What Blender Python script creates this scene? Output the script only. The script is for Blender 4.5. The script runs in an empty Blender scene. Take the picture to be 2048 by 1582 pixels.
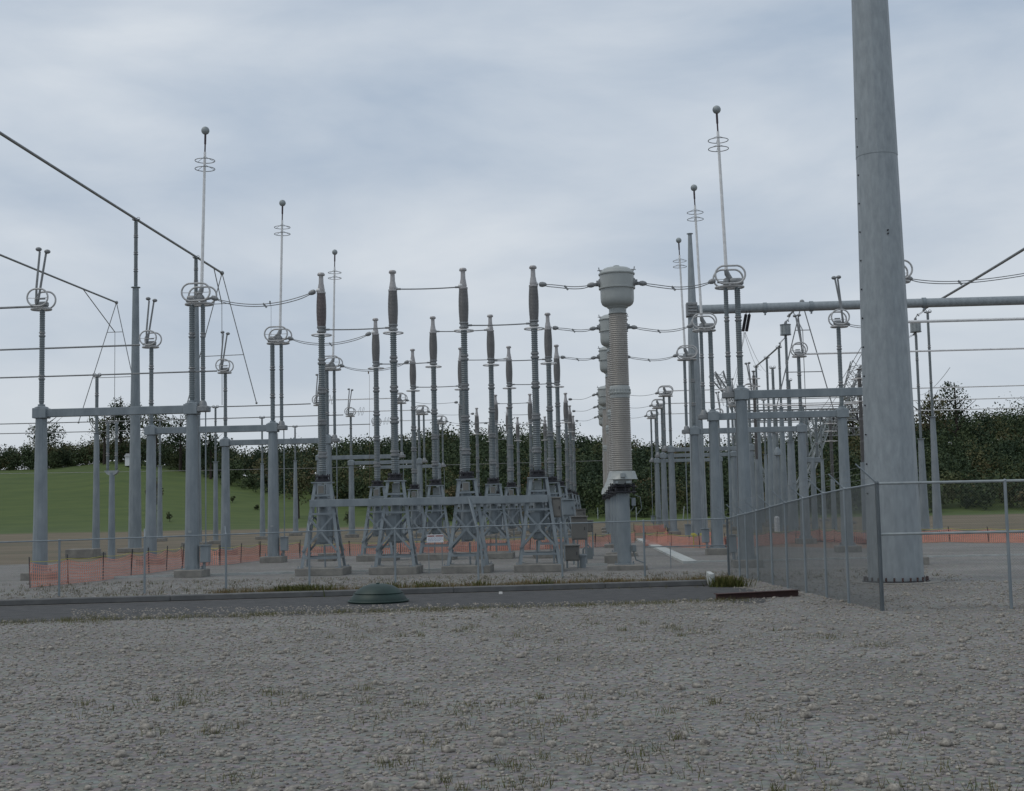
import bpy, math, random
import numpy as np
from mathutils import Vector, Matrix, Euler
random.seed(7); rng = np.random.default_rng(7)
S = bpy.context.scene; COL = S.collection; R = math.radians; PI = math.pi

# ---------------------------------------------------------------- camera
H, F = 2.85, 2600.0                       # eye height, focal length in pixels of the 2048-wide photograph
YAW, PITCH, ROLL = math.atan(176/2607), math.atan(220/F), 0.021
cam_d = bpy.data.cameras.new("camera"); cam = bpy.data.objects.new("camera", cam_d); COL.objects.link(cam)
CM = (Matrix.Rotation(YAW, 3, 'Z') @ Matrix.Rotation(PI/2+PITCH, 3, 'X') @ Matrix.Rotation(-ROLL, 3, 'Z'))
cam.matrix_world = Matrix.Translation((0, 0, H)) @ CM.to_4x4()
cam_d.sensor_width = 36; cam_d.lens = 36*F/2048; cam_d.clip_start = .2; cam_d.clip_end = 6000
S.camera = cam
# ---------------------------------------------------------------- sky: overcast, high thin cloud over a daylight sky
SUN_EL, SUN_AZ = R(58), R(250)
W = bpy.data.worlds.new("World"); S.world = W; W.use_nodes = True
nt = W.node_tree; nt.nodes.clear(); N = nt.nodes.new; L = nt.links.new
out = N('ShaderNodeOutputWorld'); bg1 = N('ShaderNodeBackground'); bg2 = N('ShaderNodeBackground'); mx = N('ShaderNodeMixShader')
sky = N('ShaderNodeTexSky'); sky.sky_type = 'NISHITA'; sky.sun_disc = False; sky.sun_elevation = SUN_EL; sky.sun_rotation = SUN_AZ
bg1.inputs['Strength'].default_value = .1; L(sky.outputs[0], bg1.inputs[0])
tc = N('ShaderNodeTexCoord'); mp = N('ShaderNodeMapping'); mp.inputs['Scale'].default_value = (1.5, 1.5, 4.2); mp.inputs['Rotation'].default_value = (0, R(12), R(20))
L(tc.outputs['Generated'], mp.inputs[0])
n1 = N('ShaderNodeTexNoise'); n1.inputs['Scale'].default_value = 1.7; n1.inputs['Detail'].default_value = 6; n1.inputs['Roughness'].default_value = .52; n1.inputs['Distortion'].default_value = .25; n1.inputs['Scale'].default_value = 2.6
L(mp.outputs[0], n1.inputs['Vector'])
cr = N('ShaderNodeValToRGB'); L(n1.outputs['Fac'], cr.inputs[0])
e = cr.color_ramp.elements; e[0].position = .30; e[0].color = (.36, .435, .535, 1); e[1].position = .70; e[1].color = (.60, .645, .695, 1)
sx = N('ShaderNodeSeparateXYZ'); L(tc.outputs['Generated'], sx.inputs[0])
hz = N('ShaderNodeMapRange'); hz.inputs['From Min'].default_value = .0; hz.inputs['From Max'].default_value = .28; hz.inputs['To Min'].default_value = .55; hz.inputs['To Max'].default_value = 0; L(sx.outputs['Z'], hz.inputs['Value'])
hm = N('ShaderNodeMixRGB'); L(hz.outputs[0], hm.inputs[0]); L(cr.outputs[0], hm.inputs[1]); hm.inputs[2].default_value = (.59, .615, .645, 1)
L(hm.outputs[0], bg2.inputs[0]); bg2.inputs['Strength'].default_value = 1.14
mx.inputs[0].default_value = .93; L(bg1.outputs[0], mx.inputs[1]); L(bg2.outputs[0], mx.inputs[2]); L(mx.outputs[0], out.inputs[0])
sd = bpy.data.lights.new("sun", 'SUN'); sd.energy = .8; sd.angle = R(28); sd.color = (1, .93, .82)
so = bpy.data.objects.new("sun", sd); COL.objects.link(so)
so.rotation_euler = Vector((math.sin(SUN_AZ)*math.cos(SUN_EL), math.cos(SUN_AZ)*math.cos(SUN_EL), math.sin(SUN_EL))).to_track_quat('Z', 'Y').to_euler()
vs = S.view_settings; vs.view_transform = 'Standard'; vs.look = 'None'; vs.gamma = 1; vs.exposure = 0; vs.use_curve_mapping = False
S.cycles.max_bounces = 5; S.cycles.transparent_max_bounces = 12

# ---------------------------------------------------------------- pixel helpers (photograph pixels -> world points)
def ray(px, py): return CM @ Vector(((px-1024)/F, (791-py)/F, -1))
def at(px, py, Y):
    d = ray(px, py); t = Y/d.y; return Vector((d.x*t, Y, H+d.z*t))
def gnd(px, py, z=0):
    d = ray(px, py); t = (z-H)/d.z; return Vector((d.x*t, d.y*t, z))

# ---------------------------------------------------------------- materials
MAT = {}
def mat(name, c1, c2=None, scale=3, rough=.6, metal=0, bump=0, detail=4, stretch=(1, 1, 1), bscale=None, third=None, spec=.5):
    m = bpy.data.materials.new(name); m.use_nodes = True; t = m.node_tree; b = t.nodes['Principled BSDF']
    b.inputs['Roughness'].default_value = rough; b.inputs['Metallic'].default_value = metal; b.inputs['Specular IOR Level'].default_value = spec
    if c2 is None: c2 = tuple(x*.8 for x in c1)
    co = t.nodes.new('ShaderNodeTexCoord'); ma = t.nodes.new('ShaderNodeMapping'); ma.inputs['Scale'].default_value = stretch
    t.links.new(co.outputs['Object'], ma.inputs[0])
    no = t.nodes.new('ShaderNodeTexNoise'); no.inputs['Scale'].default_value = scale; no.inputs['Detail'].default_value = detail; no.inputs['Roughness'].default_value = .6
    t.links.new(ma.outputs[0], no.inputs['Vector'])
    r = t.nodes.new('ShaderNodeValToRGB'); r.color_ramp.elements[0].position = .3; r.color_ramp.elements[1].position = .7
    r.color_ramp.elements[0].color = (*c2, 1); r.color_ramp.elements[1].color = (*c1, 1)
    if third: x = r.color_ramp.elements.new(.5); x.color = (*third, 1)
    t.links.new(no.outputs['Fac'], r.inputs[0]); t.links.new(r.outputs[0], b.inputs['Base Color'])
    if bump:
        bu = t.nodes.new('ShaderNodeBump'); bu.inputs['Strength'].default_value = bump; bu.inputs['Distance'].default_value = .03
        n2 = t.nodes.new('ShaderNodeTexNoise'); n2.inputs['Scale'].default_value = bscale or scale*4; n2.inputs['Detail'].default_value = 3
        t.links.new(co.outputs['Object'], n2.inputs['Vector']); t.links.new(n2.outputs['Fac'], bu.inputs['Height']); t.links.new(bu.outputs[0], b.inputs['Normal'])
    MAT[name] = m; return m
galv = mat('galvanised', (.25, .285, .305), (.165, .195, .215), 2.2, .5, .1, stretch=(1, 1, .35), third=(.205, .238, .258))
galv_big = mat('galvanised_pole', (.30, .335, .355), (.215, .243, .26), 4.5, .5, .12, stretch=(1.3, 1.3, .45), third=(.258, .289, .306), detail=7)
galv_lt = mat('galvanised_light', (.34, .37, .37), (.22, .25, .26), 3, .5, .2)
alu = mat('aluminium', (.76, .76, .75), (.58, .58, .58), 4, .4, .15)
alu_ring = mat('ring_metal', (.52, .52, .51), (.36, .365, .37), 5, .4, .15)
alu_dk = mat('aluminium_weathered', (.27, .28, .285), (.18, .19, .195), 4, .5, .25)
ins = mat('insulator_grey', (.17, .198, .208), (.125, .15, .16), 2, .4, stretch=(1, 1, .5))
ins_br = mat('insulator_brown', (.155, .152, .150), (.118, .117, .117), 2, .4)
ins_tan = mat('insulator_tan', (.33, .312, .285), (.265, .25, .228), 1.5, .45)
tank = mat('tank_paint', (.35, .375, .365), (.29, .31, .305), 1.2, .4, detail=6)
dark = mat('dark_metal', (.022, .022, .028), (.012, .012, .018), 5, .5)
cab = mat('cabinet_tan', (.17, .165, .15), (.13, .126, .115), 1.5, .5)
conc = mat('concrete', (.26, .25, .22), (.15, .145, .13), 2.5, .9, bump=.4, bscale=30, third=(.21, .2, .18))
conc_w = mat('concrete_pale', (.50, .52, .50), (.36, .38, .37), 2, .85, bump=.3, bscale=20)
orange = mat('orange_netting', (.80, .36, .27), (.66, .27, .20), 1.2, .6)
yellow = mat('yellow_tape', (.55, .50, .06), (.40, .36, .05), 4, .5)
white = mat('white_paint', (.75, .76, .78), (.62, .63, .66), 4, .5)
red = mat('red_print', (.25, .04, .025), (.2, .03, .02), 4, .5)
blue = mat('blue_print', (.32, .38, .52), (.28, .34, .46), 4, .5)
green = mat('green_plastic', (.010, .036, .028), (.005, .020, .016), 2.5, .55, detail=8)
rust = mat('rusty_steel', (.07, .03, .025), (.03, .016, .015), 3, .7)
asph = mat('asphalt', (.078, .077, .076), (.036, .037, .039), 2.2, .9, bump=.5, bscale=60, detail=8)
wirem = mat('fence_wire', (.20, .215, .215), (.15, .165, .165), 3, .55, .2)
bark = mat('bark', (.06, .045, .035), (.03, .024, .02), 4, .9)
dirt = mat('reddish_dirt', (.20, .135, .085), (.12, .098, .07), 3, .95, bump=.4, bscale=20)

# ---------------------------------------------------------------- mesh builder
class MB:
    def __init__(s): s.v = []; s.f = []
    def add(s, vs, fs):
        o = len(s.v); s.v += [tuple(v) for v in vs]; s.f += [tuple(i+o for i in f) for f in fs]; return s
    def tube(s, pts, r, n=8, closed=False, caps=True):
        pts = [Vector(p) for p in pts]; m = len(pts); rr = r if isinstance(r, (list, tuple)) else [r]*m
        vs = []; prev = None
        for i, p in enumerate(pts):
            if closed: d = pts[(i+1) % m]-pts[i-1]
            else: d = pts[min(i+1, m-1)]-pts[max(i-1, 0)]
            d.normalize()
            if prev is None:
                a = Vector((0, 0, 1)) if abs(d.z) < .9 else Vector((1, 0, 0)); u = d.cross(a).normalized()
            else: u = (prev-d*prev.dot(d)).normalized()
            prev = u; w = d.cross(u)
            for k in range(n):
                t = 2*PI*k/n; vs.append(p+(u*math.cos(t)+w*math.sin(t))*rr[i])
        fs = []
        for i in range(m if closed else m-1):
            j = (i+1) % m
            for k in range(n): fs.append((i*n+k, i*n+(k+1) % n, j*n+(k+1) % n, j*n+k))
        if caps and not closed: fs += [tuple(range(n-1, -1, -1)), tuple((m-1)*n+k for k in range(n))]
        return s.add(vs, fs)
    def lathe(s, prof, o=(0, 0, 0), n=16, rot=None):
        vs = []; o = Vector(o)
        for r, z in prof:
            for k in range(n):
                t = 2*PI*k/n; v = Vector((r*math.cos(t), r*math.sin(t), z)); vs.append(o+(rot @ v if rot else v))
        fs = []; m = len(prof)
        for i in range(m-1):
            for k in range(n): fs.append((i*n+k, i*n+(k+1) % n, (i+1)*n+(k+1) % n, (i+1)*n+k))
        fs += [tuple(range(n-1, -1, -1)), tuple((m-1)*n+k for k in range(n))]
        return s.add(vs, fs)
    def box(s, c, d, rz=0, rot=None, bev=0):
        c = Vector(c); x, y, z = d[0]/2, d[1]/2, d[2]/2; b = min(bev, x*.9, y*.9, z*.9)
        M = rot or Matrix.Rotation(rz, 3, 'Z')
        if b <= 0:
            vs = [c+M @ Vector((i*x, j*y, k*z)) for k in (-1, 1) for j in (-1, 1) for i in (-1, 1)]
            return s.add(vs, [(0, 2, 3, 1), (4, 5, 7, 6), (0, 1, 5, 4), (2, 6, 7, 3), (0, 4, 6, 2), (1, 3, 7, 5)])
        def oct_(X, Y, B, Z): return [c+M @ Vector(p+(Z,)) for p in [(X-B, -Y), (X, -Y+B), (X, Y-B), (X-B, Y), (-X+B, Y), (-X, Y-B), (-X, -Y+B), (-X+B, -Y)]]
        vs = oct_(x-b, y-b, b*.5, -z)+oct_(x, y, b, -z+b)+oct_(x, y, b, z-b)+oct_(x-b, y-b, b*.5, z)
        fs = [tuple(range(7, -1, -1)), tuple(24+k for k in range(8))]
        for i in range(3):
            for k in range(8): fs.append((i*8+k, i*8+(k+1) % 8, i*8+8+(k+1) % 8, i*8+8+k))
        return s.add(vs, fs)
    def beam(s, a, b, w, h, up=(0, 0, 1), bev=0):
        a, b = Vector(a), Vector(b); d = b-a; l = d.length; x = d.normalized(); u = Vector(up); y = u.cross(x)
        if y.length < 1e-4: y = Vector((0, 1, 0)).cross(x)
        y.normalize(); z = x.cross(y); M = Matrix((x, y, z)).transposed()
        return s.box((a+b)/2, (l, w, h), rot=M, bev=bev)
    def angle(s, a, b, w, t=.012, up=(0, 0, 1)):      # an L-section steel angle
        a, b = Vector(a), Vector(b); x = (b-a).normalized(); u = Vector(up); y = u.cross(x)
        if y.length < 1e-3: y = Vector((0, 1, 0)).cross(x)
        y.normalize(); z = x.cross(y)
        s.beam(a+y*w/2, b+y*w/2, w, t, up=z); s.beam(a+z*(w/2+t/2), b+z*(w/2+t/2), t, w, up=z); return s
    def ball(s, c, r, n=12, m=8, sq=1): return s.lathe([(max(r*math.sin(PI*i/m), .001), -r*sq*math.cos(PI*i/m)) for i in range(m+1)], c, n)
    def ring(s, c, rx, ry, r, M=None, n=28, k=6, stad=0):
        pts = []; c = Vector(c)
        for i in range(n):
            t = 2*PI*i/n; x = rx*math.cos(t); y = ry*math.sin(t)
            if stad: x = (rx-stad)*math.cos(t)+(stad if math.cos(t) > 0 else -stad)
            v = Vector((x, y, 0)); pts.append(c+(M @ v if M else v))
        return s.tube(pts, r, k, closed=True)
    def build(s, name, m, parent=None, sharp=35, loc=None):
        me = bpy.data.meshes.new(name); me.from_pydata(s.v, [], s.f); me.update()
        me.shade_smooth(); me.set_sharp_from_angle(angle=R(sharp)); me.materials.append(m)
        o = bpy.data.objects.new(name, me); COL.objects.link(o)
        if parent: o.parent = parent
        if loc is not None: o.location = loc
        return o
RX = Matrix.Rotation(PI/2, 3, 'X'); RY = Matrix.Rotation(PI/2, 3, 'Y')
def tag(o, label=None, cat=None, group=None, kind=None):
    if label: o['label'] = label
    if cat: o['category'] = cat
    if group: o['group'] = group
    if kind: o['kind'] = kind
    elif cat: o['kind'] = 'thing'
    return o
def empty(name, loc, label, cat, group=None, rz=0):
    o = bpy.data.objects.new(name, None); COL.objects.link(o); o.location = loc; o.rotation_euler = (0, 0, rz); o.empty_display_size = .3
    return tag(o, label, cat, group)
def copy_tree(o, parent=None):
    c = o.copy(); COL.objects.link(c)
    if parent: c.parent = parent
    for ch in o.children: copy_tree(ch, c)
    return c
def place(proto, used, loc, rz, label, sc=None, group=None):
    o = copy_tree(proto) if proto.name in used else proto
    used.add(proto.name); o.location = loc; o.rotation_euler = (0, 0, rz); o['label'] = label
    if sc: o.scale = sc
    if group: o['group'] = group
    return o
def sheds(r, z0, z1, pitch=.07, depth=.35, taper=0):
    p = []; n = max(2, int((z1-z0)/pitch)); h = (z1-z0)/n
    for i in range(n):
        a = z0+i*h; rr = r*(1-taper*i/n)
        p += [(rr*(1-depth), a), (rr*(1-depth*.9), a+h*.35), (rr, a+h*.5), (rr*.98, a+h*.62), (rr*(1-depth), a+h*.98)]
    return p
ROW = [56.7, 71.0, 85.4, 114.5, 129.2, 144.5]
RN = ['nearest row', 'second row', 'third row', 'fourth row', 'fifth row', 'farthest row']

# ================================================================ THE SETTING
def sm(t): t = max(0, min(1, t)); return t*t*(3-2*t)
PROF = [(-400, 880), (0, 878), (120, 872), (190, 862), (240, 855), (300, 868), (340, 872), (420, 882), (480, 896), (560, 893), (640, 886), (700, 878), (780, 873), (860, 866), (930, 861), (1010, 863), (1100, 867), (1180, 876), (1260, 883), (1330, 888), (1400, 893), (1500, 885), (1600, 872), (1690, 850), (1760, 845), (1860, 834), (2048, 826), (2500, 826)]
def lerp(tab, x):
    if x <= tab[0][0]: return tab[0][1]
    for (a, b), (c, d) in zip(tab, tab[1:]):
        if x <= c: return b+(d-b)*(x-a)/(c-a)
    return tab[-1][1]
def pxof(X, Y): return 1203+X/Y*F*1.0
def hor(px): return 1011-ROLL*(px-1024)
def ridge(px): return (hor(px)-lerp(PROF, px))*340/F+H-7.9
def terrain(X, Y):
    if Y < 200: return 0
    px = pxof(X, Y); return ridge(px)*sm((Y-203)/140)
def woodfront(px): return lerp([(-400, 322), (200, 322), (340, 305), (450, 290), (520, 280), (600, 266), (700, 246), (800, 228), (900, 216), (3000, 212)], px)
g = MB(); ys = [-60, 0, 60, 120, 180]+[200+6*i for i in range(40)]+[470, 560, 700, 1000, 1600, 3000]
xs = [-3000, -1500, -800, -450, -320]+[-250+8*i for i in range(60)]+[300, 450, 800, 1500, 3000]
for Y in ys:
    for X in xs: g.v.append((X, Y, terrain(X, Y)-.01 if Y < 460 else terrain(X, 400)*max(0, 1-(Y-440)/1500)))
nx = len(xs)
for j in range(len(ys)-1):
    for i in range(nx-1): g.f.append((j*nx+i, j*nx+i+1, (j+1)*nx+i+1, (j+1)*nx+i))
# ground material: brown rough grass near, green hillside field beyond
gm = mat('ground_grass', (.17, .135, .085), (.06, .066, .03), .12, .95, bump=.6, bscale=3, third=(.13, .10, .06), detail=8, stretch=(.5, 1.6, 1))
t = gm.node_tree; b = t.nodes['Principled BSDF']; base = b.inputs['Base Color'].links[0].from_socket
tcn = t.nodes.new('ShaderNodeTexCoord'); sep = t.nodes.new('ShaderNodeSeparateXYZ'); t.links.new(tcn.outputs['Object'], sep.inputs[0])
nn = t.nodes.new('ShaderNodeTexNoise'); nn.inputs['Scale'].default_value = .05; nn.inputs['Detail'].default_value = 6; t.links.new(tcn.outputs['Object'], nn.inputs['Vector'])
ad = t.nodes.new('ShaderNodeMath'); ad.operation = 'MULTIPLY_ADD'; ad.inputs[1].default_value = 30; t.links.new(nn.outputs['Fac'], ad.inputs[0]); t.links.new(sep.outputs['Y'], ad.inputs[2])
mr = t.nodes.new('ShaderNodeMapRange'); mr.inputs['From Min'].default_value = 212; mr.inputs['From Max'].default_value = 222; t.links.new(ad.outputs[0], mr.inputs['Value'])
gr = t.nodes.new('ShaderNodeValToRGB'); gr.color_ramp.elements[0].color = (.036, .066, .006, 1); gr.color_ramp.elements[1].color = (.070, .102, .014, 1); gr.color_ramp.elements[0].position = .35; gr.color_ramp.elements[1].position = .65
n3 = t.nodes.new('ShaderNodeTexNoise'); n3.inputs['Scale'].default_value = .35; n3.inputs['Detail'].default_value = 12; n3.inputs['Roughness'].default_value = .72; mf = t.nodes.new('ShaderNodeMapping'); mf.inputs['Scale'].default_value = (.22, 1, 1); t.links.new(tcn.outputs['Object'], mf.inputs[0]); t.links.new(mf.outputs[0], n3.inputs['Vector']); t.links.new(n3.outputs['Fac'], gr.inputs[0])
mxx = t.nodes.new('ShaderNodeMixRGB'); t.links.new(mr.outputs[0], mxx.inputs[0]); t.links.new(base, mxx.inputs[1]); t.links.new(gr.outputs[0], mxx.inputs[2]); t.links.new(mxx.outputs[0], b.inputs['Base Color'])
tag(g.build('ground', gm, sharp=80), kind='structure')
# gravel yard
gv = mat('gravel', (.27, .243, .195), (.13, .117, .092), 9, .95, bump=.9, bscale=14, third=(.195, .177, .142), detail=10)
t = gv.node_tree; b = t.nodes['Principled BSDF']; base = b.inputs['Base Color'].links[0].from_socket
tcn = t.nodes.new('ShaderNodeTexCoord'); vo = t.nodes.new('ShaderNodeTexVoronoi'); vo.inputs['Scale'].default_value = 11; t.links.new(tcn.outputs['Object'], vo.inputs['Vector'])
nn = t.nodes.new('ShaderNodeTexNoise'); nn.inputs['Scale'].default_value = .35; nn.inputs['Detail'].default_value = 5; t.links.new(tcn.outputs['Object'], nn.inputs['Vector'])
m1 = t.nodes.new('ShaderNodeMixRGB'); m1.blend_type = 'MULTIPLY'; m1.inputs[0].default_value = .45; t.links.new(base, m1.inputs[1]); t.links.new(vo.outputs['Color'], m1.inputs[2])
hs = t.nodes.new('ShaderNodeHueSaturation'); hs.inputs['Saturation'].default_value = .35; hs.inputs['Value'].default_value = 1.25; t.links.new(m1.outputs[0], hs.inputs['Color'])
m2 = t.nodes.new('ShaderNodeMixRGB'); m2.blend_type = 'MULTIPLY'; m2.inputs[0].default_value = .5; t.links.new(hs.outputs[0], m2.inputs[1])
r2 = t.nodes.new('ShaderNodeValToRGB'); r2.color_ramp.elements[0].position = .35; r2.color_ramp.elements[0].color = (.55, .53, .5, 1); r2.color_ramp.elements[1].position = .62; t.links.new(nn.outputs['Fac'], r2.inputs[0]); t.links.new(r2.outputs[0], m2.inputs[2]); t.links.new(m2.outputs[0], b.inputs['Base Color'])
y = MB(); pts = [(-75, 4, 0), (70, 4, 0), (80, 70, 0), (60, 98, 0), (25, 96, 0), (6, 101, 0), (-10, 92, 0), (-24, 84, 0), (-30, 78, 0), (-36, 74, 0), (-75, 70, 0)]
y.add([(p[0], p[1], .004) for p in pts], [tuple(range(len(pts)))]); tag(y.build('gravel_yard', gv), kind='structure')
# road in front with kerb
def road_edge(X): return 43.3+(X+5)*.19 if X < 3.6 else 45
random.seed(21); rd = MB(); N_ = 110
for i in range(N_+1):
    X = -60+ i*63.6/N_; rd.v += [(X, road_edge(X)-.4, .012), (X, road_edge(X)-6.6-random.uniform(0, .9), .012)]
for i in range(N_): rd.f.append((2*i, 2*i+1, 2*i+3, 2*i+2))
o = len(rd.v); rd.v += [(3.6, road_edge(3.5)-.4, .012), (3.6, road_edge(3.6)-8.2, .012), (4.6, 43.0, .012), (5.0, 40.0, .012), (4.4, 36.9, .012)]
rd.f.append((o, o+1, o+4, o+3, o+2))
tag(rd.build('road', asph), kind='structure')
pv = MB()
a, b_ = gnd(1000, 1187), gnd(1012, 1176)
pv.add([a+Vector((0, -.5, .016)), a+Vector((.12, -.5, .016)), b_+Vector((.0, -1.6, .016)), b_+Vector((-.12, -1.6, .016))], [(0, 1, 2, 3)])
tag(pv.build('road_marking', mat('faded_road_paint', (.42, .42, .40), (.2, .2, .2), 8, .8)), kind='structure')
kb = MB(); ps = [(X, road_edge(X)) for X in (-34, -24, -14, -5, 0, 3.45)]
for (x0, y0), (x1, y1) in zip(ps, ps[1:]): kb.beam((x0, y0, .10), (x1-.004, y1, .10), .3, .2, bev=.03)
k = kb.build('concrete_kerb', mat('kerb', (.13, .132, .13), (.085, .087, .088), 2, .85, bump=.3)); tag(k, 'long low grey concrete kerb between the road and the dirt verge', 'kerb')
kp = MB(); kp.beam((3.6, 44.2, .22), (3.6, 45.7, .22), .16, .44, bev=.02); tag(kp.build('kerb_end_block', conc_w), 'small pale concrete end block closing the right end of the kerb', 'concrete block')
p0, p1 = gnd(1432, 1190, .15), gnd(1596, 1182, .15)
rb = MB(); rb.beam(p0-Vector((0, 0, .06)), p1-Vector((0, 0, .06)), .05, .16, bev=.01); rb.beam(p0+Vector((0, 0, .03)), p1+Vector((0, 0, .03)), .26, .02); rb.beam(p0-Vector((0, 0, .14)), p1-Vector((0, 0, .14)), .26, .02); tag(rb.build('steel_beam', rust), 'dark rusty steel beam lying at the roadside beside the wire fence', 'steel beam')
dr = MB(); random.seed(3); rim = []
for i in range(40):
    X = -9.5+i*13/39; rim.append((X, road_edge(X)+.22, .009))
for i in range(40):
    X = 3.5-i*13/39; rim.append((X, road_edge(X)+.9+1.1*random.random()*math.sin(PI*min(1, (i+1)/40)), .009))
dr.add(rim, [tuple(range(len(rim)))]); tag(dr.build('dirt_strip', dirt), kind='structure')

cl = mat('clay_soil', (.24, .135, .09), (.15, .105, .075), 1.2, .95, bump=.5, bscale=12, detail=8)
random.seed(9)
for (x0, y0, x1, y1, n) in [(178, 1150, 330, 1128, 9), (400, 1122, 600, 1108, 9), (840, 1106, 1060, 1090, 9), (1275, 1088, 1440, 1066, 8), (1470, 1098, 1700, 1070, 9), (1700, 1092, 2000, 1066, 9)]:
    cm = MB(); a = gnd(x0, y0); b = gnd(x1, y1); cx_, cy_ = (a.x+b.x)/2, (a.y+b.y)/2; rx, ry = abs(b.x-a.x)/2, abs(b.y-a.y)/2; pts = []
    for i in range(60): q = 2*PI*i/60; k = 1+.16*math.sin(3*q+x0)+.12*math.sin(7*q+y0)+random.uniform(-.07, .07); pts.append((cx_+rx*k*math.cos(q), cy_+ry*k*math.sin(q), .009))
    cm.add(pts, [tuple(range(60))]); tag(cm.build('clay_patch', cl), kind='structure')
# pale cable-trench covers and strips in the gravel
def strip(name, pl, w, h, m, label, cat, n=1):
    s_ = MB()
    for a, b in zip(pl, pl[1:]): s_.beam(Vector(a)+Vector((0, 0, h/2)), Vector(b)+Vector((0, 0, h/2)), w, h)
    o = s_.build(name, m); tag(o, label, cat); return o
strip('edging_strip', [gnd(120, 1160), gnd(352, 1153.5)], .09, .10, conc_w, 'thin white edging strip on gravel left of the front left pole', 'edging')
strip('edging_strip', [gnd(412, 1152), gnd(597, 1147)], .09, .10, conc_w, 'thin white edging strip on gravel between front left pole and breaker footing', 'edging')
strip('edging_strip', [gnd(692, 1145), gnd(745, 1144)], .09, .10, conc_w, 'short white edging strip between the first and second front breaker footings', 'edging')
strip('edging_strip', [gnd(838, 1142), gnd(888, 1141)], .09, .10, conc_w, 'short white edging strip between the second and third front breaker footings', 'edging')
strip('edging_strip', [gnd(1166, 1132), gnd(1215, 1131)], .09, .10, conc_w, 'short white edging strip just left of the nearest transformer footing', 'edging')
strip('edging_strip', [gnd(1392, 1125), gnd(2080, 1110)], .10, .08, conc_w, 'long white edging strip crossing the gravel right of the trench cover', 'edging')
tr = MB(); q = [gnd(1366, 1127.5), gnd(1394, 1126.5), gnd(1290, 1080), gnd(1273, 1080)]
tr.add([Vector((v.x, v.y, 0)) for v in q]+[Vector((v.x, v.y, .12)) for v in q], [(0, 1, 5, 4), (1, 2, 6, 5), (2, 3, 7, 6), (3, 0, 4, 7), (4, 5, 6, 7)])
tag(tr.build('trench_cover', conc_w), 'broad pale concrete cable trench cover running back through the gravel', 'trench cover')

# ================================================================ TREES
def leafmat(name, cols, rough=.8):
    m = bpy.data.materials.new(name); m.use_nodes = True; t = m.node_tree; b = t.nodes['Principled BSDF']; b.inputs['Roughness'].default_value = rough
    b.inputs['Specular IOR Level'].default_value = .2
    at_ = t.nodes.new('ShaderNodeAttribute'); at_.attribute_name = 'tint'; r = t.nodes.new('ShaderNodeValToRGB')
    el = r.color_ramp.elements; el[0].color = (*cols[0], 1); el[1].color = (*cols[-1], 1)
    for i, c in enumerate(cols[1:-1]): x = el.new((i+1)/(len(cols)-1)); x.color = (*c, 1)
    t.links.new(at_.outputs['Fac'], r.inputs[0]); t.links.new(r.outputs[0], b.inputs['Base Color']); return m
leaf = leafmat('foliage', [(.024, .041, .023), (.038, .058, .029), (.058, .080, .036), (.092, .092, .041), (.115, .080, .046)])
def crown_quads(c, rx, rz, n, size, k=9):
    """n small leaf-clump faces on the surfaces of k lobes spread through a crown"""
    cen = rng.normal(size=(k, 3)); cen /= np.linalg.norm(cen, axis=1)[:, None]; cen *= rng.uniform(.25, .72, (k, 1)); cen *= [rx, rx, rz]
    lr = rng.uniform(.3, .55, k)*min(rx, rz)
    w = rng.integers(0, k, n); d = rng.normal(size=(n, 3)); d /= np.linalg.norm(d, axis=1)[:, None]
    p = cen[w]+d*(lr[w][:, None]*rng.uniform(.72, 1.05, (n, 1)))+np.array(c)
    nrm = d+rng.normal(scale=.55, size=(n, 3)); nrm /= np.linalg.norm(nrm, axis=1)[:, None]
    a = np.cross(nrm, rng.normal(size=(n, 3))); a /= np.linalg.norm(a, axis=1)[:, None]; bb = np.cross(nrm, a)
    s1 = rng.uniform(.5, 1.1, (n, 1))*size/2; s2 = s1*rng.uniform(.5, 1, (n, 1))
    return np.stack([p-a*s1, p-bb*s2, p+a*s1, p+bb*s2], 1).reshape(-1, 3)
def leaf_object(name, vlist, tints, m, parent=None):
    v = np.concatenate(vlist); n = len(v)//4; me = bpy.data.meshes.new(name)
    me.vertices.add(len(v)); me.vertices.foreach_set('co', v.astype(np.float32).ravel()); me.loops.add(n*4); me.loops.foreach_set('vertex_index', np.arange(n*4, dtype=np.int32))
    me.polygons.add(n); me.polygons.foreach_set('loop_start', np.arange(0, n*4, 4, dtype=np.int32)); me.update(calc_edges=True)
    at_ = me.attributes.new('tint', 'FLOAT', 'FACE'); at_.data.foreach_set('value', np.concatenate(tints).astype(np.float32)); me.materials.append(m)
    o = bpy.data.objects.new(name, me); COL.objects.link(o)
    if parent: o.parent = parent
    return o
VL, TL = [], []; cnt = 0; hills = MB()
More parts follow.
